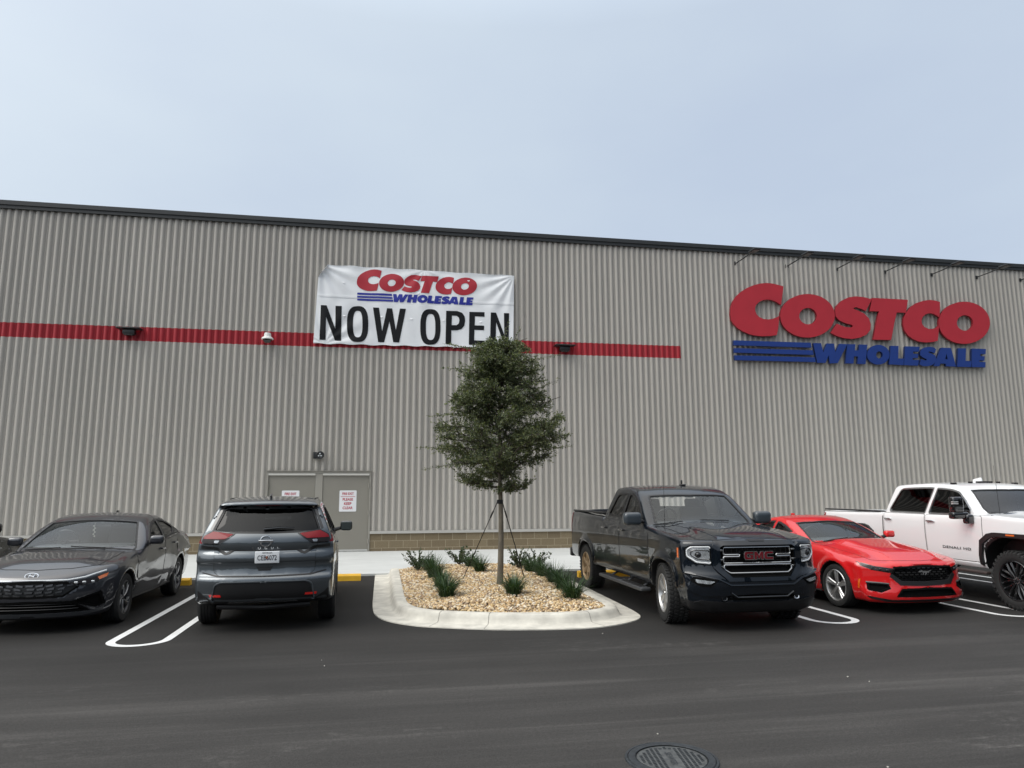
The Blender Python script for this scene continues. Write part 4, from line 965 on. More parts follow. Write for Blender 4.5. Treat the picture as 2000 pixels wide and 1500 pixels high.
# ---------------------------------------------------------------- dark pickup truck
P_G = carpaint('midnight_paint', (.004, .007, .012), metal=.2, ior=1.55)
fgl = [(2.78, 1.41), (2.69, 1.79), (2.36, 1.775), (2.18, 1.68), (1.93, 1.43), (1.93, 1.39), (2.2, 1.395)]
rgl = [(2.87, 1.41), (2.79, 1.795), (3.22, 1.79), (3.31, 1.74), (3.52, 1.46), (3.50, 1.425)]
gtop = [(1.50, 0), (1.535, .40), (1.62, .765), (1.70, .785), (2.22, .665), (2.165, .3), (2.14, 0)]
def mirr(L): return [(x, y) for x, y in L]+[(x, -y) for x, y in L[::-1] if abs(y) > 1e-6]
def mirf(L): return [(y, z) for y, z in L]+[(-y, z) for y, z in L[::-1] if abs(y) > 1e-6]
gmc = dict(L=6.02, W=2.03, H=1.95, wr=.405, ar=.475, apow=2.6, axles=(.98, 4.77), mid=2.9, belt=1.36, flare=.022,
  plan=([-.2, 0, .3, .98, 1.6, 2.6, 3.7, 4.62, 5.5, 5.85, 6.1], [.90, .93, .975, .99, .965, .96, .965, .99, .965, .95, .94]),
  sect=([.2, .35, .5, .62, .8, 1.0, 1.15, 1.3, 1.45, 1.9], [-.10, -.06, -.02, .0, .012, .015, .012, -.005, -.03, -.15]),
  top=([-.3, 0, .06, .14, .30, .6, 1.1, 1.55, 1.9, 3.4, 3.78, 3.86, 4.6, 5.8, 6.1], [1.12, 1.14, 1.16, 1.185, 1.215, 1.26, 1.31, 1.345, 1.36, 1.375, 1.385, 1.42, 1.44, 1.47, 1.47], .06),
  front=([.1, .22, .36, .52, .62, .72, .80, .90, 1.1, 1.2, 1.4], [.20, .14, .06, .02, .0, .012, .05, .065, .075, .095, .15], .05), fcurve=(.29, 3.6), rear=([0, .5, .7, 1.4, 2], [5.87, 5.97, 5.97, 5.95, 5.93]), rcurve=(.06, 5),
  bot=([-.3, 0, .35, .9, 1.5, 4, 5.2, 6.1], [.235, .235, .26, .40, .44, .46, .50, .52]), crown=.05, bulge=(.030, .52, .035, 1.9), kf=.045, ksh=.075,
  cab=([1.2, 1.42, 1.54, 1.9, 2.2, 2.42, 2.75, 3.1, 3.5, 3.8], [1.12, 1.275, 1.355, 1.61, 1.81, 1.89, 1.94, 1.95, 1.935, 1.91], .06), cabw=([1.1, 1.38, 1.60, 1.82, 1.98], [.955, .925, .865, .80, .76]), kc=.085, rcrown=.06, wcurve=.13,
  cabrear=([1.0, 1.38, 1.55, 1.8, 1.95], [3.79, 3.77, 3.68, 3.52, 3.42]), crc=.02, bed=(3.90, 5.91, .80, .92), cavity=(1.78, 3.66), uz=.40,
  glass=[('side', fgl), ('side', rgl), ('top', [(a, b) for a, b in gtop]+[(2.0, -.2), (1.7, -.2)])],
  panes=[('side', rnd(fgl, .03), 'window'), ('side', rnd(rgl, .03), 'window'), ('top', mirr(gtop), 'windshield')],
  cuts=[([(-.1, .715), (.42, .715), (.545, .84), (.545, 1.10), (.50, 1.125), (-.1, 1.125)], .07, 'front'), ([(-.1, .43), (.50, .43), (.44, .50), (-.1, .50)], .05, 'front')])
q = Car(gmc, 'pickup_truck', P_G, (0, 0, 0), 0, label='dark blue black pickup truck with chrome barred grille facing the camera right of the planter', cat='pickup truck')
def park(q, fx, fy, th, nose=1):
    """put the front-centre of a car at (fx, fy)"""
    a_ = (math.pi/2 if nose > 0 else -math.pi/2)+th; q.root.rotation_euler = (0, 0, a_)
    q.root.location = (fx+math.cos(a_)*q.L/2, fy+math.sin(a_)*q.L/2, 0)
park(q, 4.974, 8.86, .01)
q.body(.022)
q.windows(TINT, WS, fw=.02); q.cabin(1.92, (2.75,), 1.40)
q.wheels('at', .285, steer=-R(9), rimr=.265, out=1.0)
for t2, r2 in q.wl[2:3]+q.wl[3:]:
    me = r2.data.copy(); r2.data = me; me.materials[0] = mat('dusty_alloy', (.42, .30, .18), .45, metal=.6)
q.mirror(1.84, 1.415, .965, (.15, .29, .20), m_=mat('mirror_cap_grey', (.035, .045, .055), .3, coat=.8), stem=.13)
q.doors([[(1.56, 1.33), (1.52, .56), (2.84, .56), (2.86, 1.36), (2.3, 1.37)], [(2.875, 1.36), (2.855, .56), (3.62, .56), (3.72, .72), (3.74, 1.36)]], [(2.72, 1.20), (3.62, 1.20)], BLKG, .06)
# grille
gs = ccw(mirf([(0, 1.185), (.60, 1.185), (.645, 1.10), (.645, .84), (.47, .665), (0, .665)])); gi = ccw(mirf([(0, 1.125), (.50, 1.125), (.545, 1.10), (.545, .84), (.42, .715), (0, .715)]))
gr_ = q.patch('grille', gi, 'front', DEEP, off=-.055, res=.09)
q.patch('surround', gs, 'front', P_G, off=.028, holes=[gi], thick=.08, res=.06, parent=gr_)
mb = MB()
for L in ([(.485, 1.095), (-.485, 1.095), (-.49, 1.0), (-.27, 1.0), (-.27, .975), (-.49, .975), (-.49, .89), (.49, .89), (.49, .975), (.27, .975), (.27, 1.0), (.49, 1.0)], [(.49, .868), (-.49, .868), (-.49, .81), (-.42, .765), (.42, .765), (.49, .81)]):
    q.line('x', rnd(L, .018, 3), 'front', CHR, r=.011, off=-.012, closed=True, mb=mb)
for sy_ in (1, -1):
    for z_ in (1.06, .935, .845): mb.rbox((.10-q.L/2, sy_*.53, z_), (.03, .055, .025), .006)
mb.build('chrome_bars', mat('satin_chrome', (.50, .50, .50), .22, metal=1), gr_, smooth=True, sharp=50)
mb = MB()
for i in range(12):
    y_ = -.44+i*.08; mb.box(.125-q.L/2, .13-q.L/2, y_-.003, y_+.003, .73, 1.11)
for z_ in (.80, .84, .92, .95, 1.03, 1.06): mb.box(.124-q.L/2, .129-q.L/2, -.50, .50, z_-.002, z_+.002)
mb.build('mesh', BLKG, gr_)
def badge(q, polys, at, h, view, m1, m2, par, off, sx=1, dep=.015):
    for nm, pl_ in polys:
        for m_, d_, grow in ((m2, 0, .010), (m1, .004, 0)):
            L = [(at[0]+(u*sx)*h, at[1]+w_*h) for u, w_ in pl_]; L = inset(L, -grow) if grow else L
            q.patch(nm, L, view, m_, off=off+d_, thick=dep, res=None, parent=par)
G_L = [(.95, .5), (-.75, .5), (-.98, .3), (-.98, -.3), (-.75, -.5), (.95, -.5), (.95, .1), (.15, .1), (.15, -.08), (.45, -.08), (.45, -.25), (-.40, -.25), (-.48, -.15), (-.48, .15), (-.40, .25), (.95, .25)]
M_L = [(-.98, -.5), (-.98, .5), (-.45, .5), (0, -.05), (.45, .5), (.98, .5), (.98, -.5), (.55, -.5), (.55, .12), (.12, -.42), (-.12, -.42), (-.55, .12), (-.55, -.5)]
C_L = [(.95, .5), (-.75, .5), (-.98, .3), (-.98, -.3), (-.75, -.5), (.95, -.5), (.95, -.25), (-.40, -.25), (-.48, -.15), (-.48, .15), (-.40, .25), (.95, .25)]
RB = mat('badge_red', (.13, .006, .012), .15, coat=1)
for L, cx in ((G_L, .145), (M_L, 0), (C_L, -.145)):
    Lf = [(-u*.66+0, w_) for u, w_ in L]; badge(q, [('badge_letter', Lf)], (cx, .988), .096, 'front', RB, CHR, gr_, .016, 1.0, .03)
for sd_ in (1, -1):
    hl = rnd([(sd_*.655, 1.125), (sd_*.90, 1.12), (sd_*.955, 1.08), (sd_*.955, .965), (sd_*.84, .875), (sd_*.655, .86)], .02)
    h_ = q.patch('headlight', hl, 'front', [REFL, DEEP], off=.002, border=.016, res=.05, thick=.03)
    q.line('light_tube', rnd([(sd_*.665, 1.105), (sd_*.885, 1.10), (sd_*.93, 1.06), (sd_*.93, .98), (sd_*.83, .905), (sd_*.665, .89)], .02, 3), 'front', DRL, r=.009, off=.006, parent=h_)
    q.line('light_tube', rnd([(sd_*.68, 1.06), (sd_*.86, 1.06), (sd_*.895, 1.03), (sd_*.89, .99), (sd_*.82, .945), (sd_*.68, .935)], .02, 3), 'front', BLKG, r=.008, off=.008, parent=h_)
    c = q.pt(sd_*.80, 1.0, 'front', 1, .0); mb = MB(); mb.lathe([(0, -.03), (.025, -.024), (.04, 0), (.045, .03)], tuple(c), 'x', 20); mb.build('projector', BLKG, h_, smooth=True)
    q.patch('side_marker', [(.40, 1.08), (.44, 1.08), (.44, .95), (.40, .95)], 'side', AMB, side=sd_, off=.004, parent=h_)
    fg = q.patch('fog_light_pocket', rnd([(sd_*.60, .70), (sd_*.90, .72), (sd_*.93, .66), (sd_*.82, .60), (sd_*.70, .60)], .02), 'front', DEEP, off=.030, thick=.04)
    q.patch('lens', rnd([(sd_*.655, .665), (sd_*.885, .69), (sd_*.87, .645), (sd_*.72, .63)], .015), 'front', REFL, off=.038, parent=fg)
    mb = MB(); c = q.pt(sd_*.52, .46, 'front', 1, .03)
    mb.tube([tuple(c+np.array((.03, dy, dz))) for dy, dz in ((-.035, 0), (-.03, -.035), (0, -.045), (.03, -.035), (.035, 0))], .011, 6); mb.build('tow_hook', CHR if sd_ < 0 else BLKG, q.root, smooth=True)
    q.patch('wheel_lip', [(.98+.50*math.cos(a_)*1.0, .405+.50*math.sin(a_)) for a_ in [math.pi*i/18 for i in range(0)]] or [(.50, .55), (.505, .70), (.56, .82), (.68, .895), (.98, .915), (1.28, .895), (1.40, .82), (1.455, .70), (1.46, .55), (1.485, .55), (1.48, .71), (1.42, .84), (1.29, .92), (.98, .94), (.67, .92), (.54, .84), (.48, .71), (.475, .55)], 'side', P_G, side=sd_, off=.016, res=.05)
    q.patch('wheel_lip', [(3.79+u, w_) for u, w_ in [(.50, .55), (.505, .70), (.56, .82), (.68, .895), (.98, .915), (1.28, .895), (1.40, .82), (1.455, .70), (1.46, .55), (1.485, .55), (1.48, .71), (1.42, .84), (1.29, .92), (.98, .94), (.67, .92), (.54, .84), (.48, .71), (.475, .55)]], 'side', P_G, side=sd_, off=.016, res=.05)
    mb = MB(); xa, xb = 1.62-q.L/2, 3.68-q.L/2; mb.rbox(((xa+xb)/2, sd_*1.0, .37), (xb-xa, .17, .055), .018)
    for xx in (1.9, 2.6, 3.4): mb.tube([(xx-q.L/2, sd_*.75, .48), (xx-q.L/2, sd_*.98, .36)], .02, 6)
    sb = mb.build('running_board', mat('step_grey', (.05, .052, .056), .45), q.root, smooth=True)
    for x0_, x1_ in ((1.75, 2.55), (2.75, 3.55)):
        mb = MB(); mb.rbox(((x0_+x1_)/2-q.L/2, sd_*1.005, .402), (x1_-x0_, .11, .012), .004); mb.build('step_tread', BLK, sb)
    q.patch('tail_light', [(5.83, 1.40), (5.96, 1.40), (5.96, .98), (5.85, .98)], 'side', REDL, side=sd_, off=.006, r=.02)
    q.patch('mud_flap', [(4.77+.53, .62), (4.77+.55, .62), (4.77+.56, .34), (4.77+.53, .34)], 'side', BLK, side=sd_, off=-.03, thick=.2)
bp_ = q.patch('bumper', mirf([(0, .655), (.44, .655), (.60, .72), (.985, .78), (.985, .56), (.80, .47), (0, .50)]), 'front', P_G, off=.022, res=.06, thick=.05, r=.03)
q.line('crease', [(-.97, .765), (-.60, .69), (-.45, .615), (.45, .615), (.60, .69), (.97, .765)], 'front', P_G, r=.016, off=.020, parent=bp_)
q.patch('air_dam', mirf([(0, .245), (.88, .255), (.95, .36), (.80, .42), (.55, .40), (0, .39)]), 'front', BLK, off=.03, res=.08, thick=.06, r=.02)
q.line('lower_trim', [(-.45, .52), (-.36, .46), (.36, .46), (.45, .52)], 'front', BLKG, r=.012, off=.03)
q.patch('hood_vent', mirf([(0, 1.195), (.14, 1.195), (.11, 1.178), (0, 1.178)]), 'front', BLK, off=.03)
hp = q.patch('hood', mirr([(.17, 0), (.18, .55), (.30, .76), (.9, .80), (1.48, .80), (1.56, .55), (1.55, 0)]), 'top', [P_G, BLK], off=.004, border=.006, res=.07, thick=.006, r=.03)
for sd_ in (1, -1): q.line('hood_ridge', [(.25, sd_*.50), (.8, sd_*.52), (1.45, sd_*.60)], 'top', P_G, r=.014, off=-.004, parent=hp)
for y_ in (-.35, .42):
    mb = MB(); a_, b_ = q.pt(1.50, y_, 'top', 1, .02), q.pt(1.57, y_+.45, 'top', 1, .02); mb.tube([tuple(a_), tuple(b_)], .009, 5); mb.build('wiper', BLK, q.root)
mb = MB(); c = q.pt(1.30, .80, 'top'); mb.tube([tuple(c), tuple(c+np.array((-.02, 0, .82)))], [.004, .0022], 5); mb.build('antenna', BLK, q.root)
mb = MB(); c = q.pt(2.72, -.15, 'top'); mb.rbox(tuple(c+np.array((0, 0, .01))), (.14, .07, .03), .012); mb.rbox(tuple(c+np.array((.03, 0, .055))), (.05, .02, .08), .009); mb.build('roof_antenna', BLKG, q.root, smooth=True)
q.patch('door_badge', [(1.70, .80), (1.98, .80), (1.98, .755), (1.70, .755)], 'side', mat('badge_grey', (.28, .28, .28), .4), side=1, off=.012)
mb = MB(); mb.rbox((6.03-q.L/2, 0, .58), (.14, 1.9, .18), .03); mb.build('rear_bumper', BLK, q.root, smooth=True)
mb = MB()
for sy_ in (-.86, .86): mb.rbox((4.92-q.L/2, sy_, 1.445), (2.02, .09, .03), .01)
mb.build('bed_rail_cap', BLK, q.root, smooth=True)
pickup = q

# ---------------------------------------------------------------- dark grey sedan
P_E = carpaint('graphite_paint', (.040, .042, .050), metal=.5, rough=.28)
ef = [(1.80, .985), (2.02, 1.16), (2.25, 1.30), (2.50, 1.355), (2.60, 1.355), (2.60, 1.01)]
er = [(2.70, 1.012), (2.69, 1.352), (2.88, 1.335), (3.15, 1.26), (3.30, 1.165), (3.22, 1.055)]
eq = [(3.29, 1.06), (3.36, 1.155), (3.62, 1.08), (3.55, 1.06)]
et = [(1.25, 0), (1.28, .35), (1.44, .775), (1.53, .785), (2.12, .61), (2.06, .3), (2.04, 0)]
eb = [(3.10, 0), (3.12, .30), (3.18, .48), (3.85, .55), (3.98, .30), (4.0, 0)]
ela = dict(L=4.71, W=1.825, H=1.42, wr=.325, ar=.365, axles=(.86, 3.58), mid=2.6, belt=.98, flare=.016, zlo=.10,
  plan=([-.2, 0, .3, .86, 1.5, 2.5, 3.58, 4.3, 4.71, 5], [.82, .83, .865, .895, .88, .885, .90, .86, .79, .75]),
  sect=([.1, .2, .32, .5, .65, .8, .95, 1.1, 1.4], [-.12, -.08, -.03, .005, .012, .0, -.035, -.09, -.2]),
  crease=[(1.3, .50, 3.1, .90, .018, .07), (3.15, .72, 4.4, .86, .02, .08), (1.2, .33, 3.2, .36, -.02, .09)],
  top=([-.3, 0, .10, .22, .45, .75, 1.3, 1.7, 2.5, 3.3, 3.9, 4.5, 4.66, 4.9], [.62, .675, .715, .765, .84, .89, .955, .965, .985, 1.03, 1.065, 1.075, 1.055, 1.0]), crown=.075, bulge=(.012, .45, .03, 1.3),
  front=([0, .12, .2, .3, .45, .6, .7, .78, .9], [.16, .12, .06, .02, .0, .015, .05, .12, .2]), fcurve=(.50, 3.2), rear=([0, .3, .5, .8, 1.05, 1.3], [4.55, 4.66, 4.70, 4.68, 4.64, 4.58]), rcurve=(.30, 3),
  bot=([-.3, 0, .6, 1.3, 3.4, 4.2, 5], [.17, .17, .19, .20, .20, .24, .30]), kf=.04, ksh=.09,
  cab=([.9, 1.15, 1.32, 1.7, 2.05, 2.3, 2.65, 3.0, 3.4, 3.9, 4.2, 4.5], [.75, .88, .965, 1.17, 1.325, 1.39, 1.42, 1.405, 1.32, 1.14, 1.03, .90], .06), cabw=([.8, .98, 1.15, 1.30, 1.45], [.895, .89, .82, .725, .65]), kc=.09, rcrown=.09, wcurve=.25,
  cavity=(1.5, 3.55), uz=.185, glass=[('side', ef), ('side', er), ('top', et+[(1.9, -.2), (1.4, -.2)]), ('top', eb+[(3.8, -.2), (3.2, -.2)])],
  panes=[('side', rnd(ef, .02), 'window'), ('side', rnd(er, .02), 'window'), ('top', mirr(et), 'windshield'), ('top', mirr(eb), 'rear_window'), ('side', eq, 'quarter_window')],
  cuts=[([(-.1, .445), (.40, .455), (.58, .59), (.42, .622), (-.1, .635)], .05, 'front'), ([(-.1, .265), (.66, .265), (.50, .385), (-.1, .40)], .05, 'front'), ([(.50, .385), (.76, .48), (.80, .33), (.72, .30)], .05, 'front')])
q = Car(ela, 'sedan', P_E, (0, 0, 0), 0, label='dark grey sedan with a full width nose light bar, backed in at the left', cat='car')
park(q, -4.56, 10.55, .007); q.root.scale = (1.01, 1.03, 1.065); q.body(.022); q.windows(SIDE, WS, fw=.018); q.cabin(1.72, (2.35, 3.15), 1.02, INT); q.wheels('blade', .215, rimr=.222, out=.895)
q.mirror(1.83, 1.03, .895, (.12, .20, .13), stem=.08)
q.doors([[(1.33, .88), (1.30, .33), (2.58, .29), (2.66, .70), (2.66, .985), (1.80, .95)], [(2.675, .985), (2.675, .70), (2.60, .29), (3.20, .31), (3.32, .62), (3.42, 1.02)]], [(2.50, .86), (3.24, .91)], None, .05)
gq = mirf([(0, .633), (.42, .62), (.60, .59), (.42, .458), (.30, .448), (0, .445)])
gr_ = q.patch('grille', gq, 'front', mat('grille_black', (.010, .010, .011), .35), off=-.04, res=.09)
GB = mat('grille_dark_chrome', (.11, .11, .115), .25, metal=.8)
for r_ in range(4):
    z0 = .60-r_*.040
    for k in range(-4, 5):
        xc = k*.115+(.0 if r_ % 2 == 0 else .02*(1 if k > 0 else -1)); hw = .047-.003*abs(k)
        if abs(xc) > .50-.06*r_: continue
        sk = .012*(-1 if xc > 0.02 else 1 if xc < -.02 else 0)
        q.patch('grille_scale', [(xc-hw, z0+sk*.8), (xc+hw, z0-sk*.8), (xc+hw*.85, z0-.022-sk*.3), (xc-hw*.85, z0-.022+sk*.3)], 'front', GB, off=-.018, res=None, thick=.01, parent=gr_)
q.patch('lower_grille', mirf([(0, .395), (.49, .38), (.64, .27), (0, .27)]), 'front', DEEP, off=-.035, res=.09)
for z_ in (.30, .335, .365): q.line('grille_slat', [(-.56+.0*(z_), z_), (.56, z_)], 'front', BLK, r=.006, off=-.01)
for sd_ in (1, -1):
    h_ = q.patch('headlight', rnd([(sd_*.44, .625), (sd_*.66, .665), (sd_*.80, .715), (sd_*.79, .66), (sd_*.72, .60), (sd_*.60, .565), (sd_*.48, .585)], .01), 'front', [DARKL, BLKG], off=.004, border=.008, res=.05)
    q.line('running_light', [(sd_*.20, .652), (sd_*.44, .652), (sd_*.60, .675), (sd_*.78, .735)], 'front', mat('light_bar', (.75, .78, .80), .2, coat=1), r=.013, off=.004, parent=h_)
    q.patch('turn_signal', [(sd_*.72, .665), (sd_*.81, .705), (sd_*.80, .66), (sd_*.74, .63)], 'front', AMB, off=.009, parent=h_)
    for xx in (.52, .60, .68): 
        c = q.pt(sd_*xx, .612+.0*xx, 'front', 1, .004); mb = MB(); mb.rbox(tuple(c), (.02, .05, .03), .008); mb.build('projector', REFL, h_, smooth=True)
    q.patch('corner_vent', [(sd_*.50, .385), (sd_*.75, .475), (sd_*.79, .33), (sd_*.72, .30)], 'front', DEEP, off=-.03, res=.08)
    q.patch('tail_light', [(4.25, .98), (4.60, .96), (4.62, .86), (4.45, .90)], 'side', REDL, side=sd_, off=.005)
    q.line('window_trim', [(1.72, .955), (2.5, .99), (3.3, 1.04), (3.62, 1.065)], 'side', CHR if 0 else BLKG, r=.007, side=sd_, off=.004)
    q.line('sill_line', [(1.28, .26), (2.4, .24), (3.2, .27)], 'side', BLK, r=.015, side=sd_, off=.0)
q.line('light_bar_trim', [(-.45, .652), (0, .656), (.45, .652)], 'front', mat('light_bar', (.75, .78, .80), .2, coat=1), r=.010, off=.004)
mb = MB(); c = q.pt(0, .705, 'front', 1, .008); mb.tube([tuple(c+np.array((.012*math.sin(a_), .078*math.cos(a_), .036*math.sin(a_)))) for a_ in [2*math.pi*i/32 for i in range(32)]], .0075, 6, closed=True)
for sy_ in (-.028, .028): mb.tube([tuple(c+np.array((-.008, sy_+.012, -.028))), tuple(c+np.array((.008, sy_-.012, .028)))], .0085, 6)
mb.tube([tuple(c+np.array((0, -.03, -.006))), tuple(c+np.array((0, .03, .006)))], .0075, 6); mb.build('emblem', CHR, q.root, smooth=True)
q.patch('front_lip', mirf([(0, .255), (.66, .25), (.80, .29), (.78, .24), (.6, .205), (.10, .205), (.07, .225), (0, .225)]), 'front', mat('lip_grey', (.05, .053, .058), .35), off=.012, thick=.03)
q.patch('hood', mirr([(.20, 0), (.25, .40), (.42, .68), (.9, .72), (1.22, .74), (1.22, .4), (1.18, 0)]), 'top', [P_E, BLK], off=.004, border=.005, res=.07, thick=.006, r=.03)
for y_ in (-.45, .15):
    mb = MB(); mb.tube([tuple(q.pt(1.26, y_, 'top', 1, .02)), tuple(q.pt(1.31, y_+.48, 'top', 1, .02))], .008, 5); mb.build('wiper', BLK, q.root)
mb = MB(); c = q.pt(3.05, 0, 'top'); mb.rbox(tuple(c+np.array((.02, 0, .02))), (.11, .025, .05), .011); mb.build('roof_antenna', BLKG, q.root, smooth=True)
mb = MB(); c = np.array((2.10-q.L/2, 0, 1.30)); mb.rbox(tuple(c), (.04, .22, .06), .015); mb.build('rear_view_mirror', BLK, q.root, smooth=True)
mb = MB(); mb.tube([(2.08-q.L/2, 0, 1.28), (2.07-q.L/2, 0, 1.16)], .004, 4)
for i in range(6): mb.rbox((2.07-q.L/2, .008*(-1)**i, 1.23-.03*i), (.012, .03-.002*i, .022), .004)
mb.build('hanging_charm', mat('charm', (.6, .58, .5), .4), q.root)
mb = MB(); mb.rbox((4.72-q.L/2, 0, .62), (.02, .3, .15), .004); mb.build('license_plate', WHT, q.root)

# ---------------------------------------------------------------- grey crossover seen from behind
P_R = carpaint('gunmetal_paint', (.10, .115, .128), metal=.7, rough=.30)
rs1 = [(1.75, 1.16), (2.10, 1.50), (2.38, 1.60), (2.62, 1.62), (2.60, 1.18)]; rs2 = [(2.70, 1.185), (2.71, 1.62), (3.2, 1.61), (3.50, 1.55), (3.42, 1.23)]; rs3 = [(3.50, 1.25), (3.58, 1.53), (3.95, 1.44), (4.05, 1.34)]
rt2 = [(1.42, 0), (1.46, .40), (1.56, .68), (1.66, .68), (2.20, .55), (2.14, .3), (2.12, 0)]
rb = [(0, 1.655), (.45, 1.65), (.585, 1.615), (.695, 1.33), (.62, 1.305), (0, 1.300)]
rog = dict(L=4.66, W=1.85, H=1.80, wr=.36, ar=.41, axles=(.93, 3.63), mid=2.8, belt=1.17, flare=.022,
  plan=([-.2, 0, .3, .93, 1.6, 2.8, 3.63, 4.2, 4.45, 4.66, 5], [.84, .86, .89, .915, .90, .905, .92, .905, .885, .86, .84]),
  sect=([.1, .3, .42, .6, .8, .95, 1.1, 1.2, 1.35, 1.8], [-.12, -.05, -.01, .0, .0, .0, -.012, -.035, -.08, -.22]),
  top=([-.3, 0, .12, .3, .8, 1.3, 1.8, 3, 4.0, 4.4, 4.7], [.84, .88, .93, .98, 1.06, 1.13, 1.17, 1.20, 1.26, 1.30, 1.30]), crown=.04,
  front=([0, .2, .4, .7, .9, 1.1], [.14, .05, .0, .0, .06, .16]), fcurve=(.30, 3.2), kf=.05, ksh=.07,
  rear=([0, .36, .42, .55, .66, .70, .76, .88, .93, 1.02, 1.07, 1.12, 1.22, 1.30, 1.5], [4.40, 4.52, 4.60, 4.64, 4.65, 4.645, 4.59, 4.575, 4.60, 4.585, 4.545, 4.57, 4.56, 4.515, 4.40], .035), rcurve=(.22, 3.0),
  bot=([-.3, 0, .6, 1.3, 3.4, 4.1, 4.66, 5], [.25, .25, .27, .27, .27, .34, .38, .40]),
  cab=([1.0, 1.3, 1.5, 2.1, 2.4, 2.8, 3.4, 4.0, 4.3, 4.45, 4.7], [.95, 1.12, 1.21, 1.60, 1.72, 1.775, 1.785, 1.765, 1.735, 1.70, 1.6], .06), cabw=([1.0, 1.17, 1.35, 1.55, 1.70, 1.85], [.895, .875, .81, .725, .655, .60]), kc=.085, rcrown=.07, wcurve=.12,
  cabrear=([1.0, 1.28, 1.5, 1.64, 1.66, 1.8], [4.56, 4.515, 4.40, 4.33, 4.42, 4.43], .03), crc=.20, cavity=(1.75, 4.28), uz=.26,
  glass=[('side', rs1), ('side', rs2), ('side', rs3), ('top', rt2+[(1.9, -.2), (1.5, -.2)]), ('rear', [(y, z) for y, z in rb]+[(-.2, 1.4), (-.2, 1.5)])],
  panes=[('side', rnd(rs1, .02), 'window'), ('side', rnd(rs2, .02), 'window'), ('side', rs3, 'quarter_window'), ('top', mirr(rt2), 'windshield'), ('rear', mirf(rb), 'rear_window')], cuts=[])
def crossover(paint, loc, **k):
    q = Car(rog, 'sport_utility_vehicle', paint, (0, 0, 0), 0, **k); park(q, loc[0], loc[1], loc[2], -1); q.body(.022)
    q.windows(TINT, WS, fw=.02, back=TINT); q.cabin(1.95, (2.45, 3.35), 1.22, INT); q.wheels('six', .24, rimr=.235, out=.93)
    q.mirror(1.88, 1.26, .955, (.13, .21, .17), stem=.10, m_=BLKG)
    q.doors([[(1.42, 1.10), (1.40, .42), (2.62, .38), (2.67, 1.17), (1.75, 1.14)], [(2.685, 1.17), (2.64, .38), (3.22, .42), (3.36, .72), (3.60, 1.22)]], [(2.52, 1.05), (3.40, 1.10)], None, .05)
    tg_ = q.patch('tailgate', mirf([(0, 1.29), (.60, 1.30), (.70, 1.20), (.66, 1.09), (.655, .80), (.60, .745), (0, .735)]), 'rear', [paint, BLK], off=.004, border=.006, res=.06, thick=.006, r=.03)
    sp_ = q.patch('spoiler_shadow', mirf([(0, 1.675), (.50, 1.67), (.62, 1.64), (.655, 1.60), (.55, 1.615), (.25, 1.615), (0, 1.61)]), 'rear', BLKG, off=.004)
    q.patch('brake_light', mirf([(0, 1.668), (.18, 1.668), (.18, 1.652), (0, 1.652)]), 'rear', REDL, off=.008, parent=sp_)
    for sd_ in (1, -1):
        tl_ = q.patch('tail_light', rnd([(sd_*.40, 1.295), (sd_*.70, 1.335), (sd_*.82, 1.27), (sd_*.845, 1.19), (sd_*.82, 1.155), (sd_*.60, 1.15)], .012), 'rear', [DARKL, BLKG], off=.012, border=.008, res=.05, thick=.03)
        q.patch('red_lens', rnd([(sd_*.43, 1.285), (sd_*.70, 1.322), (sd_*.81, 1.26), (sd_*.825, 1.225), (sd_*.53, 1.222)], .01), 'rear', REDL, off=.018, parent=tl_, res=.06)
        q.patch('reverse_lens', rnd([(sd_*.60, 1.205), (sd_*.67, 1.205), (sd_*.67, 1.172), (sd_*.62, 1.172)], .01), 'rear', REFL, off=.018, parent=tl_)
        q.patch('lamp_tail', rnd([(4.10, 1.27), (4.42, 1.25), (4.42, 1.16), (4.20, 1.17)], .02), 'side', REDL, side=sd_, off=.006, parent=tl_)
        q.patch('reflector', [(sd_*.53, .475), (sd_*.68, .475), (sd_*.69, .505), (sd_*.54, .505)], 'rear', mat('reflector_red', (.75, .02, .015), .25, coat=1), off=.012)
        q.patch('c_pillar_trim', rnd([(sd_*.60, 1.62), (sd_*.645, 1.60), (sd_*.745, 1.35), (sd_*.715, 1.33)], .01), 'rear', BLKG, off=.004)
        q.line('roof_rail', [(2.35, sd_*.58), (3.0, sd_*.60), (3.8, sd_*.59)], 'top', BLK, r=.010, off=.004)
        q.line('bumper_edge', rnd([(sd_*.66, .40), (sd_*.62, .63), (sd_*.55, .665), (0, .668)], .04), 'rear', mat('bumper_edge_grey', (.07, .08, .09), .35), r=.010, off=.010)
        q.patch('arch_cladding', [(3.63+(.41+d_)*math.cos(a_), .36+(.41+d_)*math.sin(a_)) for d_, a_ in [(.0, math.pi*i/16) for i in range(17)]+[(.055, math.pi*(16-i)/16) for i in range(17)]], 'side', BLK, side=sd_, off=.010, res=.06)
    q.patch('rear_seam', mirf([(0, .742), (.60, .752), (.80, .79), (.80, .775), (.60, .735), (0, .727)]), 'rear', BLK, off=.006)
    q.patch('bumper_cladding', mirf([(0, .655), (.53, .655), (.60, .62), (.66, .42), (.78, .50), (.84, .56), (.84, .40), (.66, .37), (0, .385)]), 'rear', BLK, off=.008, res=.06, thick=.03, r=.015)
    q.patch('skid_trim', mirf([(0, .405), (.42, .405), (.45, .39), (0, .39)]), 'rear', mat('skid_metal', (.35, .35, .35), .3, metal=.7), off=.022)
    q.patch('accent_recess', mirf([(0, 1.075), (.43, 1.085), (.50, 1.045), (.62, 1.115), (.84, 1.14), (.84, 1.095), (.66, 1.09), (.52, 1.015), (.46, 1.03), (.40, 1.062), (0, 1.056)]), 'rear', BLK, off=.007, res=.06)
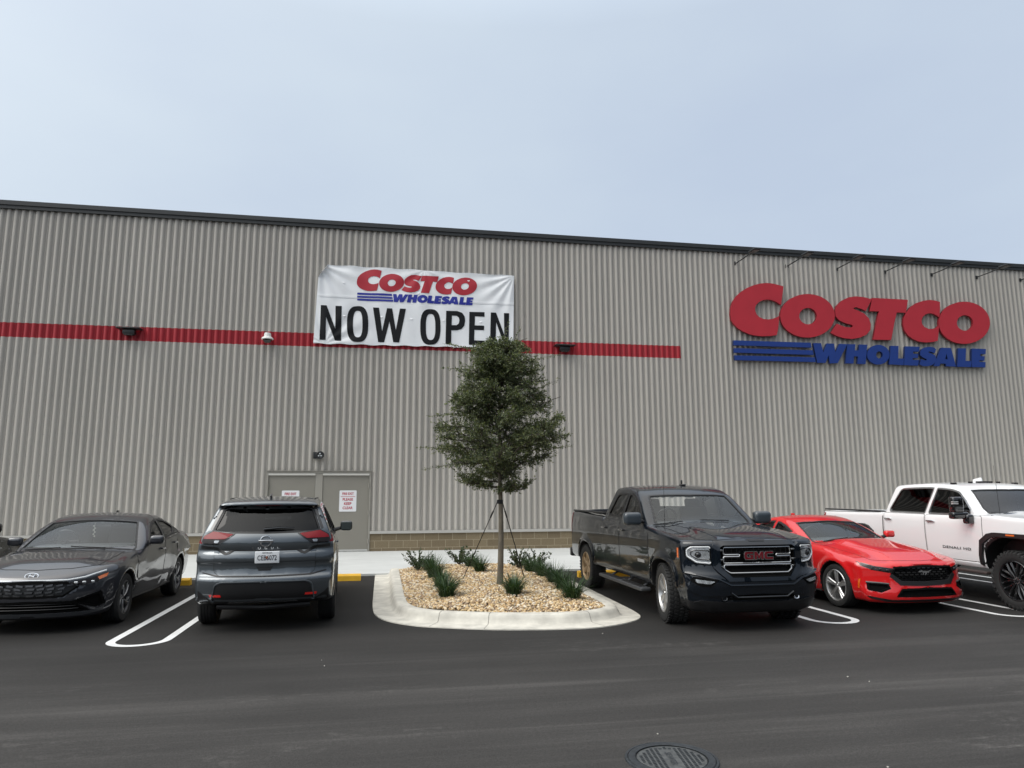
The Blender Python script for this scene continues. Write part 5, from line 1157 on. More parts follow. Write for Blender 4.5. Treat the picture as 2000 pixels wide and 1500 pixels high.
    q.patch('tailgate_handle', mirf([(0, .86), (.11, .86), (.075, .805), (0, .805)]), 'rear', BLK, off=.014)
    mb = MB(); c = q.pt(0, 1.19, 'rear', 1, .012); mb.tube([tuple(c+np.array((-.01*math.sin(a_)*.3, .072*math.cos(a_), .072*math.sin(a_)))) for a_ in [2*math.pi*i/36 for i in range(36)] if abs(math.sin(a_)) > .2] , .008, 6, closed=True)
    mb.rbox(tuple(c+np.array((.008, 0, 0))), (.012, .19, .032), .005); em = mb.build('emblem', CHR, q.root, smooth=True)
    txt_on(q, 'lettering', 'NISSAN', .018, .01, 1.2, (0, 1.19), 'rear', BLK, off=.03, parent=em, spacing=1.1)
    txt_on(q, 'lettering', 'R  O  G  U  E', .032, .006, 1.15, (0, 1.10), 'rear', CHR, off=.020, spacing=1.2)
    pp = q.pt(.03, .98, 'rear', 1, .02); mb = MB(); mb.rbox(tuple(pp), (.02, .315, .158), .009); lp = mb.build('license_plate', mat('plate_white', (.74, .76, .78), .4), q.root, smooth=True)
    for body_, h_, z_, m_, y_, sx_ in (('CEB6072', .068, -.005, mat('plate_ink', (.03, .035, .05), .4), 0, .72), ('GEORGIA', .020, .060, mat('plate_ink', (.03, .035, .05), .4), 0, 1.1)):
        v, f = text_mesh(body_, h_, .012, sx_); mobj('lettering', np.column_stack([np.full(len(v), pp[0]+.0125), v[:, 0]+y_+pp[1], v[:, 1]+z_+pp[2]]), [tuple(t_) for t_ in f], m_, lp)
    mb = MB(); mb.lathe([(0, 0), (.016, 0), (.018, .001)], (pp[0]+.0108, pp[1]-.004, pp[2]-.004), 'x', 14); mb.build('plate_fruit', mat('peach', (.75, .22, .08), .5), lp)
    mb = MB(); a_, b_, c = q.pt(-.04, 1.345, 'rear', 1, .03), q.pt(.36, 1.36, 'rear', 1, .025), q.pt(.0, 1.34, 'rear', 1, .02); mb.tube([tuple(a_), tuple((a_+b_)/2+np.array((.01, 0, .01))), tuple(b_)], [.020, .017, .006], 8); mb.build('rear_wiper', BLKG, q.root, smooth=True)
    mb = MB(); c = q.pt(4.12, 0, 'top'); mb.rbox(tuple(c+np.array((0, 0, .03))), (.13, .03, .07), .014, rot=Matrix.Rotation(R(15), 4, 'Y')); mb.build('roof_antenna', BLKG, q.root, smooth=True)
    mb = MB(); mb.tube([(4.40-q.L/2, -.6, .33), (4.46-q.L/2, 0, .31), (4.40-q.L/2, .6, .33)], .035, 8); mb.build('exhaust_box', BLK, q.root, smooth=True)
    q.patch('hood', mirr([(.16, 0), (.22, .45), (.36, .72), (1.25, .76), (1.32, .4), (1.30, 0)]), 'top', [paint, BLK], off=.004, border=.006, res=.08, thick=.006, r=.03)
    for sd_ in (1, -1): q.patch('headlight', [(sd_*.50, .84), (sd_*.80, .90), (sd_*.82, .82), (sd_*.55, .78)], 'front', REFL, off=.005)
    q.patch('grille', mirf([(0, .80), (.45, .80), (.30, .45), (0, .45)]), 'front', BLK, off=.004)
    return q
suv = crossover(P_R, (-1.77, 14.74, .05), label='gunmetal grey crossover parked nose in, seen from behind with its Georgia plate', cat='car')
suv2 = crossover(carpaint('ink_paint', (.008, .010, .013), metal=.2), (-7.42, 15.2, 0), label='black sport utility vehicle cut off by the left edge of the photo', cat='car')

# ---------------------------------------------------------------- red coupe
P_M = carpaint('race_red_paint', (.62, .012, .014), rough=.35)
mf = [(1.84, .985), (2.02, 1.10), (2.28, 1.225), (2.52, 1.29), (2.72, 1.30), (2.74, 1.02)]
mq = [(2.83, 1.03), (2.82, 1.295), (3.0, 1.27), (3.25, 1.19), (3.38, 1.125), (3.2, 1.06)]
mt = [(1.47, 0), (1.50, .35), (1.63, .71), (1.72, .73), (2.34, .60), (2.27, .3), (2.27, 0)]
mbk = [(3.05, 0), (3.08, .30), (3.15, .45), (4.0, .50), (4.12, .3), (4.15, 0)]
mus = dict(L=4.81, W=1.915, H=1.40, wr=.338, ar=.380, axles=(.90, 3.62), mid=2.8, belt=1.0, flare=.03, zlo=.08,
  plan=([-.2, 0, .3, .9, 1.7, 2.5, 3.2, 3.65, 4.3, 4.81, 5.1], [.88, .89, .92, .945, .905, .90, .93, .955, .93, .85, .80]),
  sect=([.1, .2, .35, .55, .7, .82, .95, 1.08, 1.4], [-.10, -.06, -.02, .0, .005, -.005, -.045, -.12, -.25]),
  crease=[(2.3, .74, 3.9, .83, .022, .06), (1.5, .42, 3.0, .45, -.025, .10)],
  top=([-.3, 0, .10, .2, .5, 1.0, 1.45, 1.9, 2.6, 3.4, 4.0, 4.6, 4.78, 5], [.66, .70, .74, .77, .85, .93, .99, 1.0, 1.01, 1.05, 1.07, 1.075, 1.06, 1.0]), crown=.085, bulge=(.05, .48, .022, 1.75),
  front=([0, .15, .22, .30, .42, .55, .66, .72, .8, .95], [.10, .05, .01, .0, .03, .045, .05, .075, .13, .25]), fcurve=(.40, 3.4), rear=([0, .3, .5, .8, 1.05, 1.3], [4.65, 4.76, 4.80, 4.77, 4.74, 4.7]), rcurve=(.20, 3),
  bot=([-.3, 0, .6, 1.4, 3.3, 4.2, 5.1], [.15, .15, .17, .18, .18, .22, .27]), kf=.035, ksh=.08,
  cab=([1.2, 1.4, 1.55, 1.9, 2.3, 2.55, 2.85, 3.2, 3.7, 4.2, 4.5, 4.8], [.84, .92, .99, 1.15, 1.30, 1.36, 1.385, 1.355, 1.235, 1.09, 1.0, .9], .06), cabw=([.8, 1.0, 1.15, 1.30, 1.45], [.87, .845, .785, .70, .62]), kc=.09, rcrown=.08, wcurve=.22,
  cavity=(1.72, 3.6), uz=.165, glass=[('side', mf), ('side', mq), ('top', mt+[(2.1, -.2), (1.7, -.2)]), ('top', mbk+[(3.9, -.2), (3.2, -.2)])],
  panes=[('side', rnd(mf, .02), 'window'), ('side', rnd(mq, .02), 'quarter_window'), ('top', mirr(mt), 'windshield'), ('top', mirr(mbk), 'rear_window')],
  cuts=[([(-.1, .44), (.44, .455), (.56, .56), (.50, .685), (-.1, .705)], .05, 'front'), ([(-.1, .26), (.52, .265), (.44, .365), (-.1, .375)], .05, 'front'), ([(.62, .44), (.84, .45), (.84, .35), (.72, .325), (.60, .38)], .05, 'front')])
q = Car(mus, 'sports_coupe', P_M, (0, 0, 0), 0, label='bright red sports coupe between the dark pickup and the white truck', cat='car')
park(q, 8.17, 9.69, .040); q.body(.022); q.windows(SIDE, WS, fw=.018); q.cabin(1.95, (2.62,), 1.04); q.wheels('five', .25, rimr=.245, out=.945)
q.mirror(1.92, 1.06, .905, (.11, .19, .12), stem=.08)
q.doors([[(1.55, .90), (1.50, .34), (2.78, .30), (2.84, .72), (2.80, 1.0), (1.84, .965)]], [(2.66, .86)], None, .05)
GM_ = DEEP
gr_ = q.patch('grille', mirf([(0, .70), (.50, .683), (.555, .56), (.44, .458), (0, .443)]), 'front', GM_, off=-.035, res=.08)
for j in range(6):
    for i in range(-5, 6):
        yc = i*.09+(.045 if j % 2 else 0); zc_ = .675-j*.034
        if abs(yc) > .50-abs(.60-zc_)*.6: continue
        q.patch('mesh_cell', [(yc-.036, zc_), (yc-.024, zc_+.011), (yc+.024, zc_+.011), (yc+.036, zc_), (yc+.024, zc_-.011), (yc-.024, zc_-.011)], 'front', BLKG, off=-.022, res=None, thick=.008, parent=gr_)
q.patch('grille_surround', mirf([(0, .475), (.42, .487), (.545, .59), (.585, .555), (.45, .425), (0, .41)]), 'front', BLK, off=.008, res=.06, thick=.03, parent=gr_)
q.patch('lower_grille', mirf([(0, .37), (.43, .36), (.51, .27), (0, .265)]), 'front', DEEP, off=-.03, res=.09)
for sd_ in (1, -1):
    h_ = q.patch('headlight', rnd([(sd_*.50, .668), (sd_*.74, .70), (sd_*.90, .76), (sd_*.885, .70), (sd_*.78, .64), (sd_*.55, .600)], .012), 'front', [DARKL, BLKG], off=.003, border=.008, res=.05)
    for yy, zz in ((.60, .645), (.68, .66), (.76, .68)): 
        c = q.pt(sd_*yy, zz, 'front', 1, .004); mb = MB(); mb.rbox(tuple(c), (.015, .055, .022), .007); mb.build('projector', mat('lamp_dim', (.12, .12, .13), .15, metal=.6), h_, smooth=True)
    q.patch('corner_vent', [(sd_*.62, .44), (sd_*.84, .45), (sd_*.845, .355), (sd_*.74, .325), (sd_*.61, .38)], 'front', DEEP, off=-.03, res=.08)
    q.line('vent_trim', [(sd_*.60, .445), (sd_*.72, .455), (sd_*.85, .46)], 'front', mat('vent_trim_grey', (.09, .09, .09), .4), r=.014, off=-.004)
    q.patch('side_marker', [(.36, .50), (.385, .50), (.41, .36), (.385, .36)], 'side', AMB, side=sd_, off=.004)
    q.patch('tail_light', [(4.55, .95), (4.74, .95), (4.74, .80), (4.58, .82)], 'side', REDL, side=sd_, off=.005)
    q.line('sill_trim', [(1.34, .20), (2.4, .18), (3.18, .20)], 'side', BLK, r=.02, side=sd_, off=.0)
    q.line('hood_crease', [(.30, sd_*.42), (.9, sd_*.47), (1.5, sd_*.58)], 'top', P_M, r=.012, off=-.004)
q.patch('hood', mirr([(.15, 0), (.19, .42), (.36, .70), (.9, .74), (1.46, .78), (1.45, .4), (1.40, 0)]), 'top', [P_M, mat('seam_dark_red', (.10, .005, .005), .5)], off=.003, border=.004, res=.07, thick=.005, r=.03)
q.patch('front_splitter', mirf([(0, .215), (.60, .215), (.86, .26), (.88, .235), (.66, .185), (0, .18)]), 'front', BLK, off=.02, thick=.04)
HS = [(-.105, .010), (-.085, .022), (-.06, .020), (-.045, .030), (-.03, .018), (.0, .020), (.04, .014), (.075, .024), (.105, .026), (.07, .012), (.055, .002), (.062, -.012), (.035, -.004), (.022, -.018), (.0, -.038), (-.008, -.034), (.004, -.014), (-.015, -.006), (-.032, -.026), (-.042, -.024), (-.03, -.002), (-.055, .006), (-.08, .002)]
q.patch('running_horse_emblem', [(-u*1.15, .605+w_*1.15) for u, w_ in HS], 'front', CHR, off=-.006, res=None, thick=.02, parent=gr_)
for y_ in (-.40, .20):
    mb = MB(); mb.tube([tuple(q.pt(1.49, y_, 'top', 1, .02)), tuple(q.pt(1.54, y_+.44, 'top', 1, .02))], .008, 5); mb.build('wiper', BLK, q.root)
mb = MB(); c = q.pt(3.30, .0, 'top'); mb.rbox(tuple(c+np.array((.02, 0, .025))), (.12, .025, .07), .011); mb.build('roof_antenna', P_M, q.root, smooth=True)
mb = MB(); mb.rbox((2.36-q.L/2, 0, 1.285), (.05, .2, .05), .015); mb.build('rear_view_mirror', BLK, q.root, smooth=True)

# ---------------------------------------------------------------- white heavy duty pickup
P_W = carpaint('summit_white_paint', (.82, .825, .83), rough=.35, coat=.9)
wf = [(2.90, 1.43), (2.81, 1.885), (2.45, 1.868), (2.27, 1.80), (2.08, 1.66), (1.93, 1.52), (1.91, 1.43)]
wr_ = [(3.00, 1.43), (2.91, 1.89), (3.70, 1.88), (3.80, 1.84), (3.98, 1.48), (3.96, 1.435)]
wt = [(1.60, 0), (1.64, .40), (1.72, .76), (1.80, .775), (2.16, .665), (2.10, .3), (2.08, 0)]
wht = dict(L=6.36, W=2.10, H=1.99, lipblk=.05, wr=.448, ar=.65, apow=2.5, axles=(1.03, 5.07), mid=3.0, belt=1.42, flare=.0, zlo=.35,
  plan=([-.2, 0, .3, 1.0, 1.6, 2.6, 4.1, 5.07, 6.1, 6.5], [.93, .96, .995, 1.01, .995, .99, .99, 1.0, .98, .97]),
  sect=([.3, .5, .6, .72, .85, 1.1, 1.3, 1.5, 1.95], [-.10, -.05, -.02, .0, .006, .01, .0, -.03, -.15]),
  top=([-.3, 0, .1, .25, .6, 1.2, 1.6, 1.95, 4.05, 4.2, 5, 6.5], [1.28, 1.32, 1.36, 1.40, 1.42, 1.445, 1.47, 1.435, 1.435, 1.435, 1.42, 1.40]), crown=.035, bulge=(.03, .5, .035, 1.9),
  front=([.3, .5, .7, 1.0, 1.3, 1.5], [.15, .05, .0, .03, .06, .12]), fcurve=(.20, 4), rear=([0, .5, .7, 1.4, 2], [6.22, 6.32, 6.33, 6.31, 6.3]), rcurve=(.06, 5),
  bot=([-.3, 0, .5, 1.5, 4, 5.2, 6.5], [.50, .50, .54, .56, .57, .60, .62]), kf=.05, ksh=.06,
  cab=([1.3, 1.5, 1.64, 1.85, 2.05, 2.25, 2.5, 3.2, 3.8, 4.2, 4.5], [1.28, 1.39, 1.49, 1.67, 1.83, 1.925, 1.965, 1.99, 1.975, 1.945, 1.92], .06), cabw=([1.2, 1.42, 1.60, 1.85, 2.0], [.975, .945, .885, .79, .74]), kc=.085, rcrown=.055, wcurve=.12,
  cabrear=([1.0, 1.42, 1.6, 1.85, 2.0], [4.14, 4.13, 4.09, 4.02, 3.97]), crc=.02, bed=(4.25, 6.24, .84, .95), cavity=(1.9, 3.95), uz=.56,
  glass=[('side', wf), ('side', wr_), ('top', wt+[(2.1, -.2), (1.75, -.2)])],
  panes=[('side', rnd(wf, .03), 'window'), ('side', rnd(wr_, .03), 'window'), ('top', mirr(wt), 'windshield')], cuts=[([(-.1, .80), (.62, .80), (.62, 1.28), (-.1, 1.28)], .06, 'front')])
q = Car(wht, 'pickup_truck', P_W, (0, 0, 0), 0, label='lifted white crew cab pickup with tinted windows and black off road wheels at the right', cat='pickup truck')
park(q, 10.673, 8.60, -.045); q.body(.024); q.windows(DTINT, glass('grey_windshield', (.10, .11, .12), 1.6, 0, .10, (.20, .22, .26)), frame=CHR, fw=.016); q.cabin(1.95, (2.8, 3.6), 1.46); q.wheels('mud', .31, rimr=.305, out=1.05)
q.doors([[(1.63, 1.42), (1.60, .66), (2.94, .66), (2.96, 1.41)], [(2.975, 1.41), (2.955, .66), (3.98, .66), (4.10, .80), (4.115, 1.41)]], [(2.80, 1.29), (3.97, 1.29)], CHR, .05)
for sd_ in (1, -1):
    pts = [(-.575, .28), (-.565, .50), (-.42, .60), (-.30, .625), (.30, .625), (.42, .60), (.565, .50), (.60, .28), (.60, .15)]
    for cx in (1.03, 5.07):
        o_ = [(cx+u*1.12, .465+w_*1.12) for u, w_ in [(-.585, .10)]+pts]; i_ = [(cx+u*1.015, .465+w_*1.015) for u, w_ in [(-.585, .10)]+pts]
        fl = q.patch('fender_flare', o_+i_[::-1], 'side', BLK, side=sd_, off=.045, thick=.09, res=.06)
        if cx < 2: q.patch('side_marker', [(.93, 1.152), (1.09, 1.152), (1.09, 1.128), (.93, 1.128)], 'side', AMB, side=sd_, off=.052, parent=fl)
    mb = MB(); X = lambda v_: v_-q.L/2
    mb.rbox((X(1.88), sd_*1.22, 1.60), (.13, .20, .26), .035, seg=4); mb.rbox((X(1.88), sd_*1.19, 1.42), (.14, .30, .12), .035, seg=4); mb.rbox((X(1.84), sd_*1.05, 1.36), (.13, .14, .16), .035, seg=4)
    mm_ = mb.build('mirror', BLKG, q.root, smooth=True, sharp=60)
    mb = MB(); 
    for z_ in (1.645, 1.615): mb.rbox((X(1.835), sd_*1.28, z_), (.05, .10, .012), .004)
    mb.build('marker_strip', mat('marker_clear', (.6, .6, .6), .2), mm_)
    q.patch('cowl_trim', rnd([(1.45, 1.475), (1.70, 1.475), (1.70, 1.43), (1.42, 1.43)], .015), 'side', BLKG, side=sd_, off=.01); q.patch('cowl_trim_chrome', rnd([(1.42, 1.475), (1.48, 1.475), (1.46, 1.43), (1.41, 1.43)], .01), 'side', CHR, side=sd_, off=.014)
    txt_on(q, 'lettering', 'DENALI HD', .044, .015, 1.85, (2.22, .86), 'side', BLK, side=sd_, off=.012, spacing=1.15, flipx=(sd_ > 0))
    q.patch('sill_moulding', [(1.62, .64), (4.6, .64), (4.6, .575), (1.62, .575)], 'side', P_W, side=sd_, off=.012)
    mb = MB(); mb.rbox((X(2.9), sd_*.98, .50), (2.6, .10, .05), .015); mb.build('running_board', mat('step_brown', (.06, .045, .042), .5), q.root, smooth=True)
    mb = MB(); mb.rbox((X(5.25), sd_*.90, 1.425), (1.95, .12, .03), .01); mb.build('bed_rail_cap', BLK, q.root, smooth=True)
    q.patch('tail_light', [(6.16, 1.35), (6.30, 1.35), (6.30, .95), (6.18, .95)], 'side', REDL, side=sd_, off=.006)
    q.patch('bed_gap', [(4.135, 1.44), (4.16, 1.44), (4.16, .68), (4.135, .68)], 'side', BLK, side=sd_, off=.003)
    q.patch('headlight', rnd([(sd_*.66, 1.28), (sd_*.93, 1.28), (sd_*.95, 1.0), (sd_*.66, 1.0)], .02), 'front', REFL, off=.006)
gr_ = q.patch('grille', mirf([(0, 1.27), (.61, 1.27), (.61, .81), (0, .81)]), 'front', BLK, off=-.045, res=.1)
q.patch('surround', mirf([(0, 1.31), (.66, 1.31), (.66, .77), (0, .77)]), 'front', CHR, off=.015, holes=[mirf([(0, 1.26), (.60, 1.26), (.60, .82), (0, .82)])], thick=.07, res=.08, parent=gr_)
for z_ in (.88, .96, 1.04, 1.12, 1.20): q.line('grille_bar', [(-.58, z_), (.58, z_)], 'front', CHR, r=.014, off=-.01, parent=gr_)
q.patch('bumper', mirf([(0, .76), (.98, .76), (.98, .56), (0, .56)]), 'front', CHR, off=.03, res=.1, thick=.08, r=.03)
q.patch('hood', mirr([(.20, 0), (.24, .6), (.36, .80), (1.0, .84), (1.52, .86), (1.60, .5), (1.57, 0)]), 'top', [P_W, mat('seam_grey', (.3, .3, .3), .5)], off=.003, border=.004, res=.09, thick=.005, r=.03)
for (yy, wd) in ((.62, .09), (.28, .05), (0, .30), (-.28, .05), (-.62, .09)):
    mb = MB(); c = q.pt(2.62, yy, 'top'); mb.rbox(tuple(c+np.array((0, 0, .012))), (.07, wd, .035), .012); mb.build('roof_marker_light', DARKL, q.root, smooth=True)
mb = MB(); c = q.pt(3.0, -.2, 'top'); mb.rbox(tuple(c+np.array((0, 0, .03))), (.20, .05, .09), .02, rot=Matrix.Rotation(R(10), 4, 'Y')); mb.build('roof_antenna', P_W, q.root, smooth=True)
mb = MB(); c = q.pt(1.45, .80, 'top'); mb.tube([tuple(c), tuple(c+np.array((.03, 0, .80)))], [.004, .0025], 5); mb.build('antenna', BLK, q.root)
mb = MB(); mb.tube([(X(5.07), -.8, .465), (X(5.07), .8, .465)], .06, 8); mb.tube([(X(1.03), -.8, .465), (X(1.03), .8, .465)], .06, 8); mb.build('axle', BLK, q.root)
mb = MB(); mb.rbox((6.36-q.L/2, 0, .72), (.14, 1.9, .18), .03); mb.build('rear_bumper', CHR, q.root, smooth=True)
# ================================================================ tree
BARK = mat('bark', (.15, .13, .10), .9, noise=(14, .35, (1, 1, .3)), bump=(25, .008)); TWIG = mat('twig_bark', (.085, .072, .058), .9)
TX, TY, TZ = 2.04, 12.45, .22
tree = empty('evergreen_tree', (TX, TY, TZ), label='young small leaved evergreen tree staked in the middle of the planter', cat='tree')
random.seed(4)
mb = MB(); pts = []; rad = []
for i in range(22):
    s = i/21; z = s*4.05; pts.append((.02*math.sin(s*7), .015*math.cos(s*5), z-.05)); rad.append(max(.010, (.057 if s > .03 else .068)*(1-s*.84)))
mb.tube(pts, rad, 12); mb.build('trunk', BARK, tree, smooth=True)
zk = np.array([1.50, 1.66, 1.86, 2.07, 2.5, 2.93, 3.30, 3.46, 3.7, 4.02, 4.22, 4.38, 4.52]); rk = np.array([.12, .42, .88, 1.12, 1.24, 1.18, .96, .80, .77, .72, .54, .26, .04])
crn = lambda z: np.interp(z, zk, rk)*1.0
# branches, then twigs carrying leaves
mbb = MB(); tw = []
for i in range(84):
    z0 = 1.68+2.48*(i/83)+random.uniform(-.10, .10); az = i*2.399+random.uniform(-.3, .3); L = crn(min(z0+(.28 if z0 > 2 else .08), 4.5))*random.uniform(.74, 1.0)
    el = random.uniform(.05, .75)+(z0-1.6)*.12; p0 = np.array([0, 0, z0]); pts = []
    for k in range(7):
        s = k/6; r = L*s; pts.append(p0+np.array([math.cos(az+.15*s)*r, math.sin(az+.15*s)*r, r*math.tan(el)*(1-.35*s)+.02*math.sin(k+i)]))
    mbb.tube(pts, [.020*(1-.8*k/6)*(1-.12*(z0-1.5))+.002 for k in range(7)], 5)
    for k in range(64):
        s = random.uniform(.04, 1.0)**.8; j = min(5, int(s*6)); b0_ = pts[j]+(pts[j+1]-pts[j])*(s*6-j)
        a2 = az+random.uniform(-1.5, 1.5); e2 = random.uniform(-.55, .95); l2 = random.uniform(.10, .34)
        tw.append((b0_, np.array([math.cos(a2)*math.cos(e2), math.sin(a2)*math.cos(e2), math.sin(e2)]), l2))
for (dx, dy, z0, l2, az, e2) in ((.5, -.2, 3.95, .62, .1, .25), (.45, .1, 3.35, .75, .0, .45), (-.5, -.1, 3.75, .55, 3.1, .1), (-.6, 0, 3.0, .7, 3.3, -.1), (-.3, .1, 4.15, .75, 2.8, .25), (.05, 0, 4.25, .5, .5, 1.3), (.2, 0, 4.15, .5, .4, 1.15), (-.1, 0, 4.2, .38, 2.3, 1.2), (.7, 0, 2.35, .65, .1, .15), (-.75, 0, 2.1, .6, 3.0, -.15), (-.8, -.1, 2.35, .65, 3.2, .05)):
    for k in range(3):
        tw.append((np.array([dx, dy, z0])*np.array([1, 1, 1]), np.array([math.cos(az+.15*k)*math.cos(e2), math.sin(az+.15*k)*math.cos(e2), math.sin(e2)]), l2*(1-.2*k)))
# keep twigs near the crown outline
tw2 = []; holes_ = [(np.array(c), r_) for c, r_ in (((.42, -.3, 3.75), .17), ((.30, -.35, 3.45), .15), ((-.55, -.45, 3.42), .16), ((.62, -.5, 3.05), .15), ((-.25, -.55, 3.05), .13), ((-.85, -.3, 2.45), .16), ((.15, -.65, 2.35), .12), ((.75, -.5, 2.15), .16), ((-.45, -.6, 2.05), .14), ((.1, -.45, 4.1), .13), ((.5, .2, 3.6), .2), ((-.6, .3, 2.9), .2), ((.9, .2, 2.6), .17), ((-.3, .2, 3.5), .18), ((.2, .4, 3.1), .22), ((-.5, -.1, 4.0), .12), ((1.0, -.2, 2.9), .14))]
for b0_, d, l in tw:
    e_ = b0_+d*l; r = math.hypot(e_[0], e_[1]); lim = crn(min(max(e_[2], 1.5), 4.6))
    if any(np.linalg.norm(b0_+d*l*.6-hc) < hr for hc, hr in holes_): continue
    if l < .5 and (r > lim*(1.0+.07*math.sin(5*math.atan2(e_[1], e_[0])+e_[2]*6))+.03 or e_[2] < 1.46+random.random()*.15 or e_[2] > 4.62): continue
    tw2.append((b0_, d, l))
for b0_, d, l in tw2: mbb.tube([b0_, b0_+d*l*.5+np.array([0, 0, .01]), b0_+d*l], [.004, .003, .0015], 3, cap=False)
mbb.build('branches', TWIG, tree, smooth=True)
LP, LD, LS = [], [], []
for b0_, d, l in tw2:
    n = int(l*70)+4
    s = rng.uniform(.15, 1.03, n); LP.append(b0_+d*(l*s)[:, None]+rng.normal(0, .012, (n, 3)))
    dd = d+rng.normal(0, .75, (n, 3)); LD.append(dd/np.linalg.norm(dd, axis=1)[:, None]); LS.append(rng.uniform(.026, .052, n))
LP = np.concatenate(LP); LD = np.concatenate(LD); LS = np.concatenate(LS)
def leaves(P, D, Sz, wr, name, mats, parent, cup=.25):
    n = len(P); up = rng.normal(0, 1, (n, 3)); up[:, 2] += 1.0
    sd_ = np.cross(D, up); sd_ /= np.linalg.norm(sd_, axis=1)[:, None]; nn = np.cross(sd_, D)
    a = P; m_ = P+D*(Sz*.5)[:, None]; tip = P+D*Sz[:, None]-nn*(Sz*.12)[:, None]
    l = m_+sd_*(Sz*wr)[:, None]+nn*(Sz*wr*cup)[:, None]; r = m_-sd_*(Sz*wr)[:, None]+nn*(Sz*wr*cup)[:, None]
    V = np.stack([a, r, tip, l], 1).reshape(-1, 3); F_ = (np.arange(n)*4)[:, None]
    F3 = np.concatenate([F_+np.array([[0, 1, 2]]), F_+np.array([[0, 2, 3]])], 1).reshape(-1, 3)
    return mobj(name, V, F3, mats, parent, mi=np.repeat(rng.choice(len(mats), n, p=MP), 2))
def leafmat(name, c, trans=.25, rough=.45):
    m = mat(name, c, rough, noise=None); n = m.node_tree; b = n.nodes['Principled BSDF']
    tl_ = n.nodes.new('ShaderNodeBsdfTranslucent'); tl_.inputs[0].default_value = (c[0]*1.6, c[1]*1.7, c[2]*.8, 1)
    mx = n.nodes.new('ShaderNodeMixShader'); mx.inputs[0].default_value = trans
    n.links.new(b.outputs[0], mx.inputs[1]); n.links.new(tl_.outputs[0], mx.inputs[2]); n.links.new(mx.outputs[0], n.nodes['Material Output'].inputs[0]); return m
MP = [.42, .32, .17, .09]
leaves(LP, LD, LS, .24, 'crown', [leafmat('leaf_dark', (.064, .086, .044)), leafmat('leaf_mid', (.11, .135, .064)), leafmat('leaf_light', (.18, .205, .09)), leafmat('leaf_pale', (.21, .22, .12))], tree)
print('tree leaves', len(LP))
# guy straps
STR = mat('strap_webbing', (.018, .018, .02), .7)
mb = MB(); mb.lathe([(.05, -.03), (.056, -.02), (.056, .03), (.05, .04)], (0, 0, 1.44), 'z', 14); mb.build('tree_collar', STR, tree)
for ex, ey, lab in ((-.55, .9, 'black guy strap running down left from the tree trunk'), (.62, .95, 'black guy strap running down right from the tree trunk')):
    mb = MB(); a_, b_ = Vector((TX+math.copysign(.04, ex), TY, TZ+1.45)), Vector((TX+ex, TY+ey, TZ+.02))
    d = (b_-a_); sd_ = Vector((d.y, -d.x, 0)).normalized()*.010
    mb.add([a_-sd_, a_+sd_, b_+sd_, b_-sd_], [(0, 1, 2, 3)]); mb.tube([a_+d*.12, a_+d*.20], .015, 6); mb.tube([a_, b_], .004, 5)
    o = mb.build('guy_strap', STR); tag(o, lab, 'strap', 'straps staking the tree')

# ================================================================ planting
GR = [leafmat('blade_dark', (.022, .050, .018), .15), leafmat('blade_mid', (.038, .080, .026), .15), leafmat('blade_light', (.075, .13, .045), .15)]
def clump(seed, h, n=150, spread=1.0):
    rg = np.random.default_rng(seed); V, F_, M_ = [], [], []
    for i in range(n):
        az = rg.uniform(0, 2*np.pi); ln = h*rg.uniform(.6, 1.15); bend = rg.uniform(.2, 2.0)*spread; w0 = rg.uniform(.005, .009)
        b0_ = np.array([math.cos(az), math.sin(az), 0])*rg.uniform(0, .13); pr = []
        for k in range(6):
            s = k/5; th = bend*s; r = ln*(1-math.cos(th))/max(bend, .01)*1.0+ln*s*.15; z = ln*math.sin(th)/max(bend, .01)
            pr.append(b0_+np.array([math.cos(az)*r, math.sin(az)*r, z]))
        sdv = np.array([-math.sin(az), math.cos(az), 0]); o = len(V)
        for k, p in enumerate(pr):
            wk = w0*(1-(k/5)**2*.9); V += [p-sdv*wk, p+sdv*wk]
        for k in range(5): F_.append((o+2*k, o+2*k+1, o+2*k+3, o+2*k+2)); M_.append(int(rg.choice(3, p=[.5, .38, .12])))
    me_ = mobj('grass_clump', np.array(V), np.array(F_), GR, smooth=True, mi=M_); return me_
def shrub(seed, h, wd):
    rg = np.random.default_rng(seed); t_ = empty('leafy_shrub'); mb = MB(); P, D, Z = [], [], []
    for i in range(24):
        az = rg.uniform(0, 2*np.pi); el = rg.uniform(.5, 1.35); L = h*rg.uniform(.6, 1.2); d = np.array([math.cos(az)*math.cos(el)*wd, math.sin(az)*math.cos(el)*wd, math.sin(el)])
        pts = [d*L*s+np.array([0, 0, .04*math.sin(s*3)]) for s in (0, .35, .7, 1)]; mb.tube(pts, [.006, .005, .004, .002], 4)
        for s in rg.uniform(.25, 1.02, 26):
            P.append(d*L*s); q = d+rg.normal(0, .7, 3); D.append(q/np.linalg.norm(q)); Z.append(rg.uniform(.035, .065))
    mb.build('stem', TWIG, t_)
    leaves(np.array(P), np.array(D), np.array(Z), .30, 'foliage', [leafmat('shrub_dark', (.030, .052, .024)), leafmat('shrub_mid', (.052, .08, .034)), leafmat('shrub_light', (.09, .12, .05)), leafmat('shrub_red', (.09, .075, .045))], t_)
    return t_
cl = [clump(11, .42, 300, 1.25), clump(12, .38, 260, 1.3), clump(13, .46, 320, 1.15)]
def pl(px, py): p = pix(px, py, z=.2); return (p[0], p[1], float(gz(np.array(p[0]), np.array(p[1])))-.01)
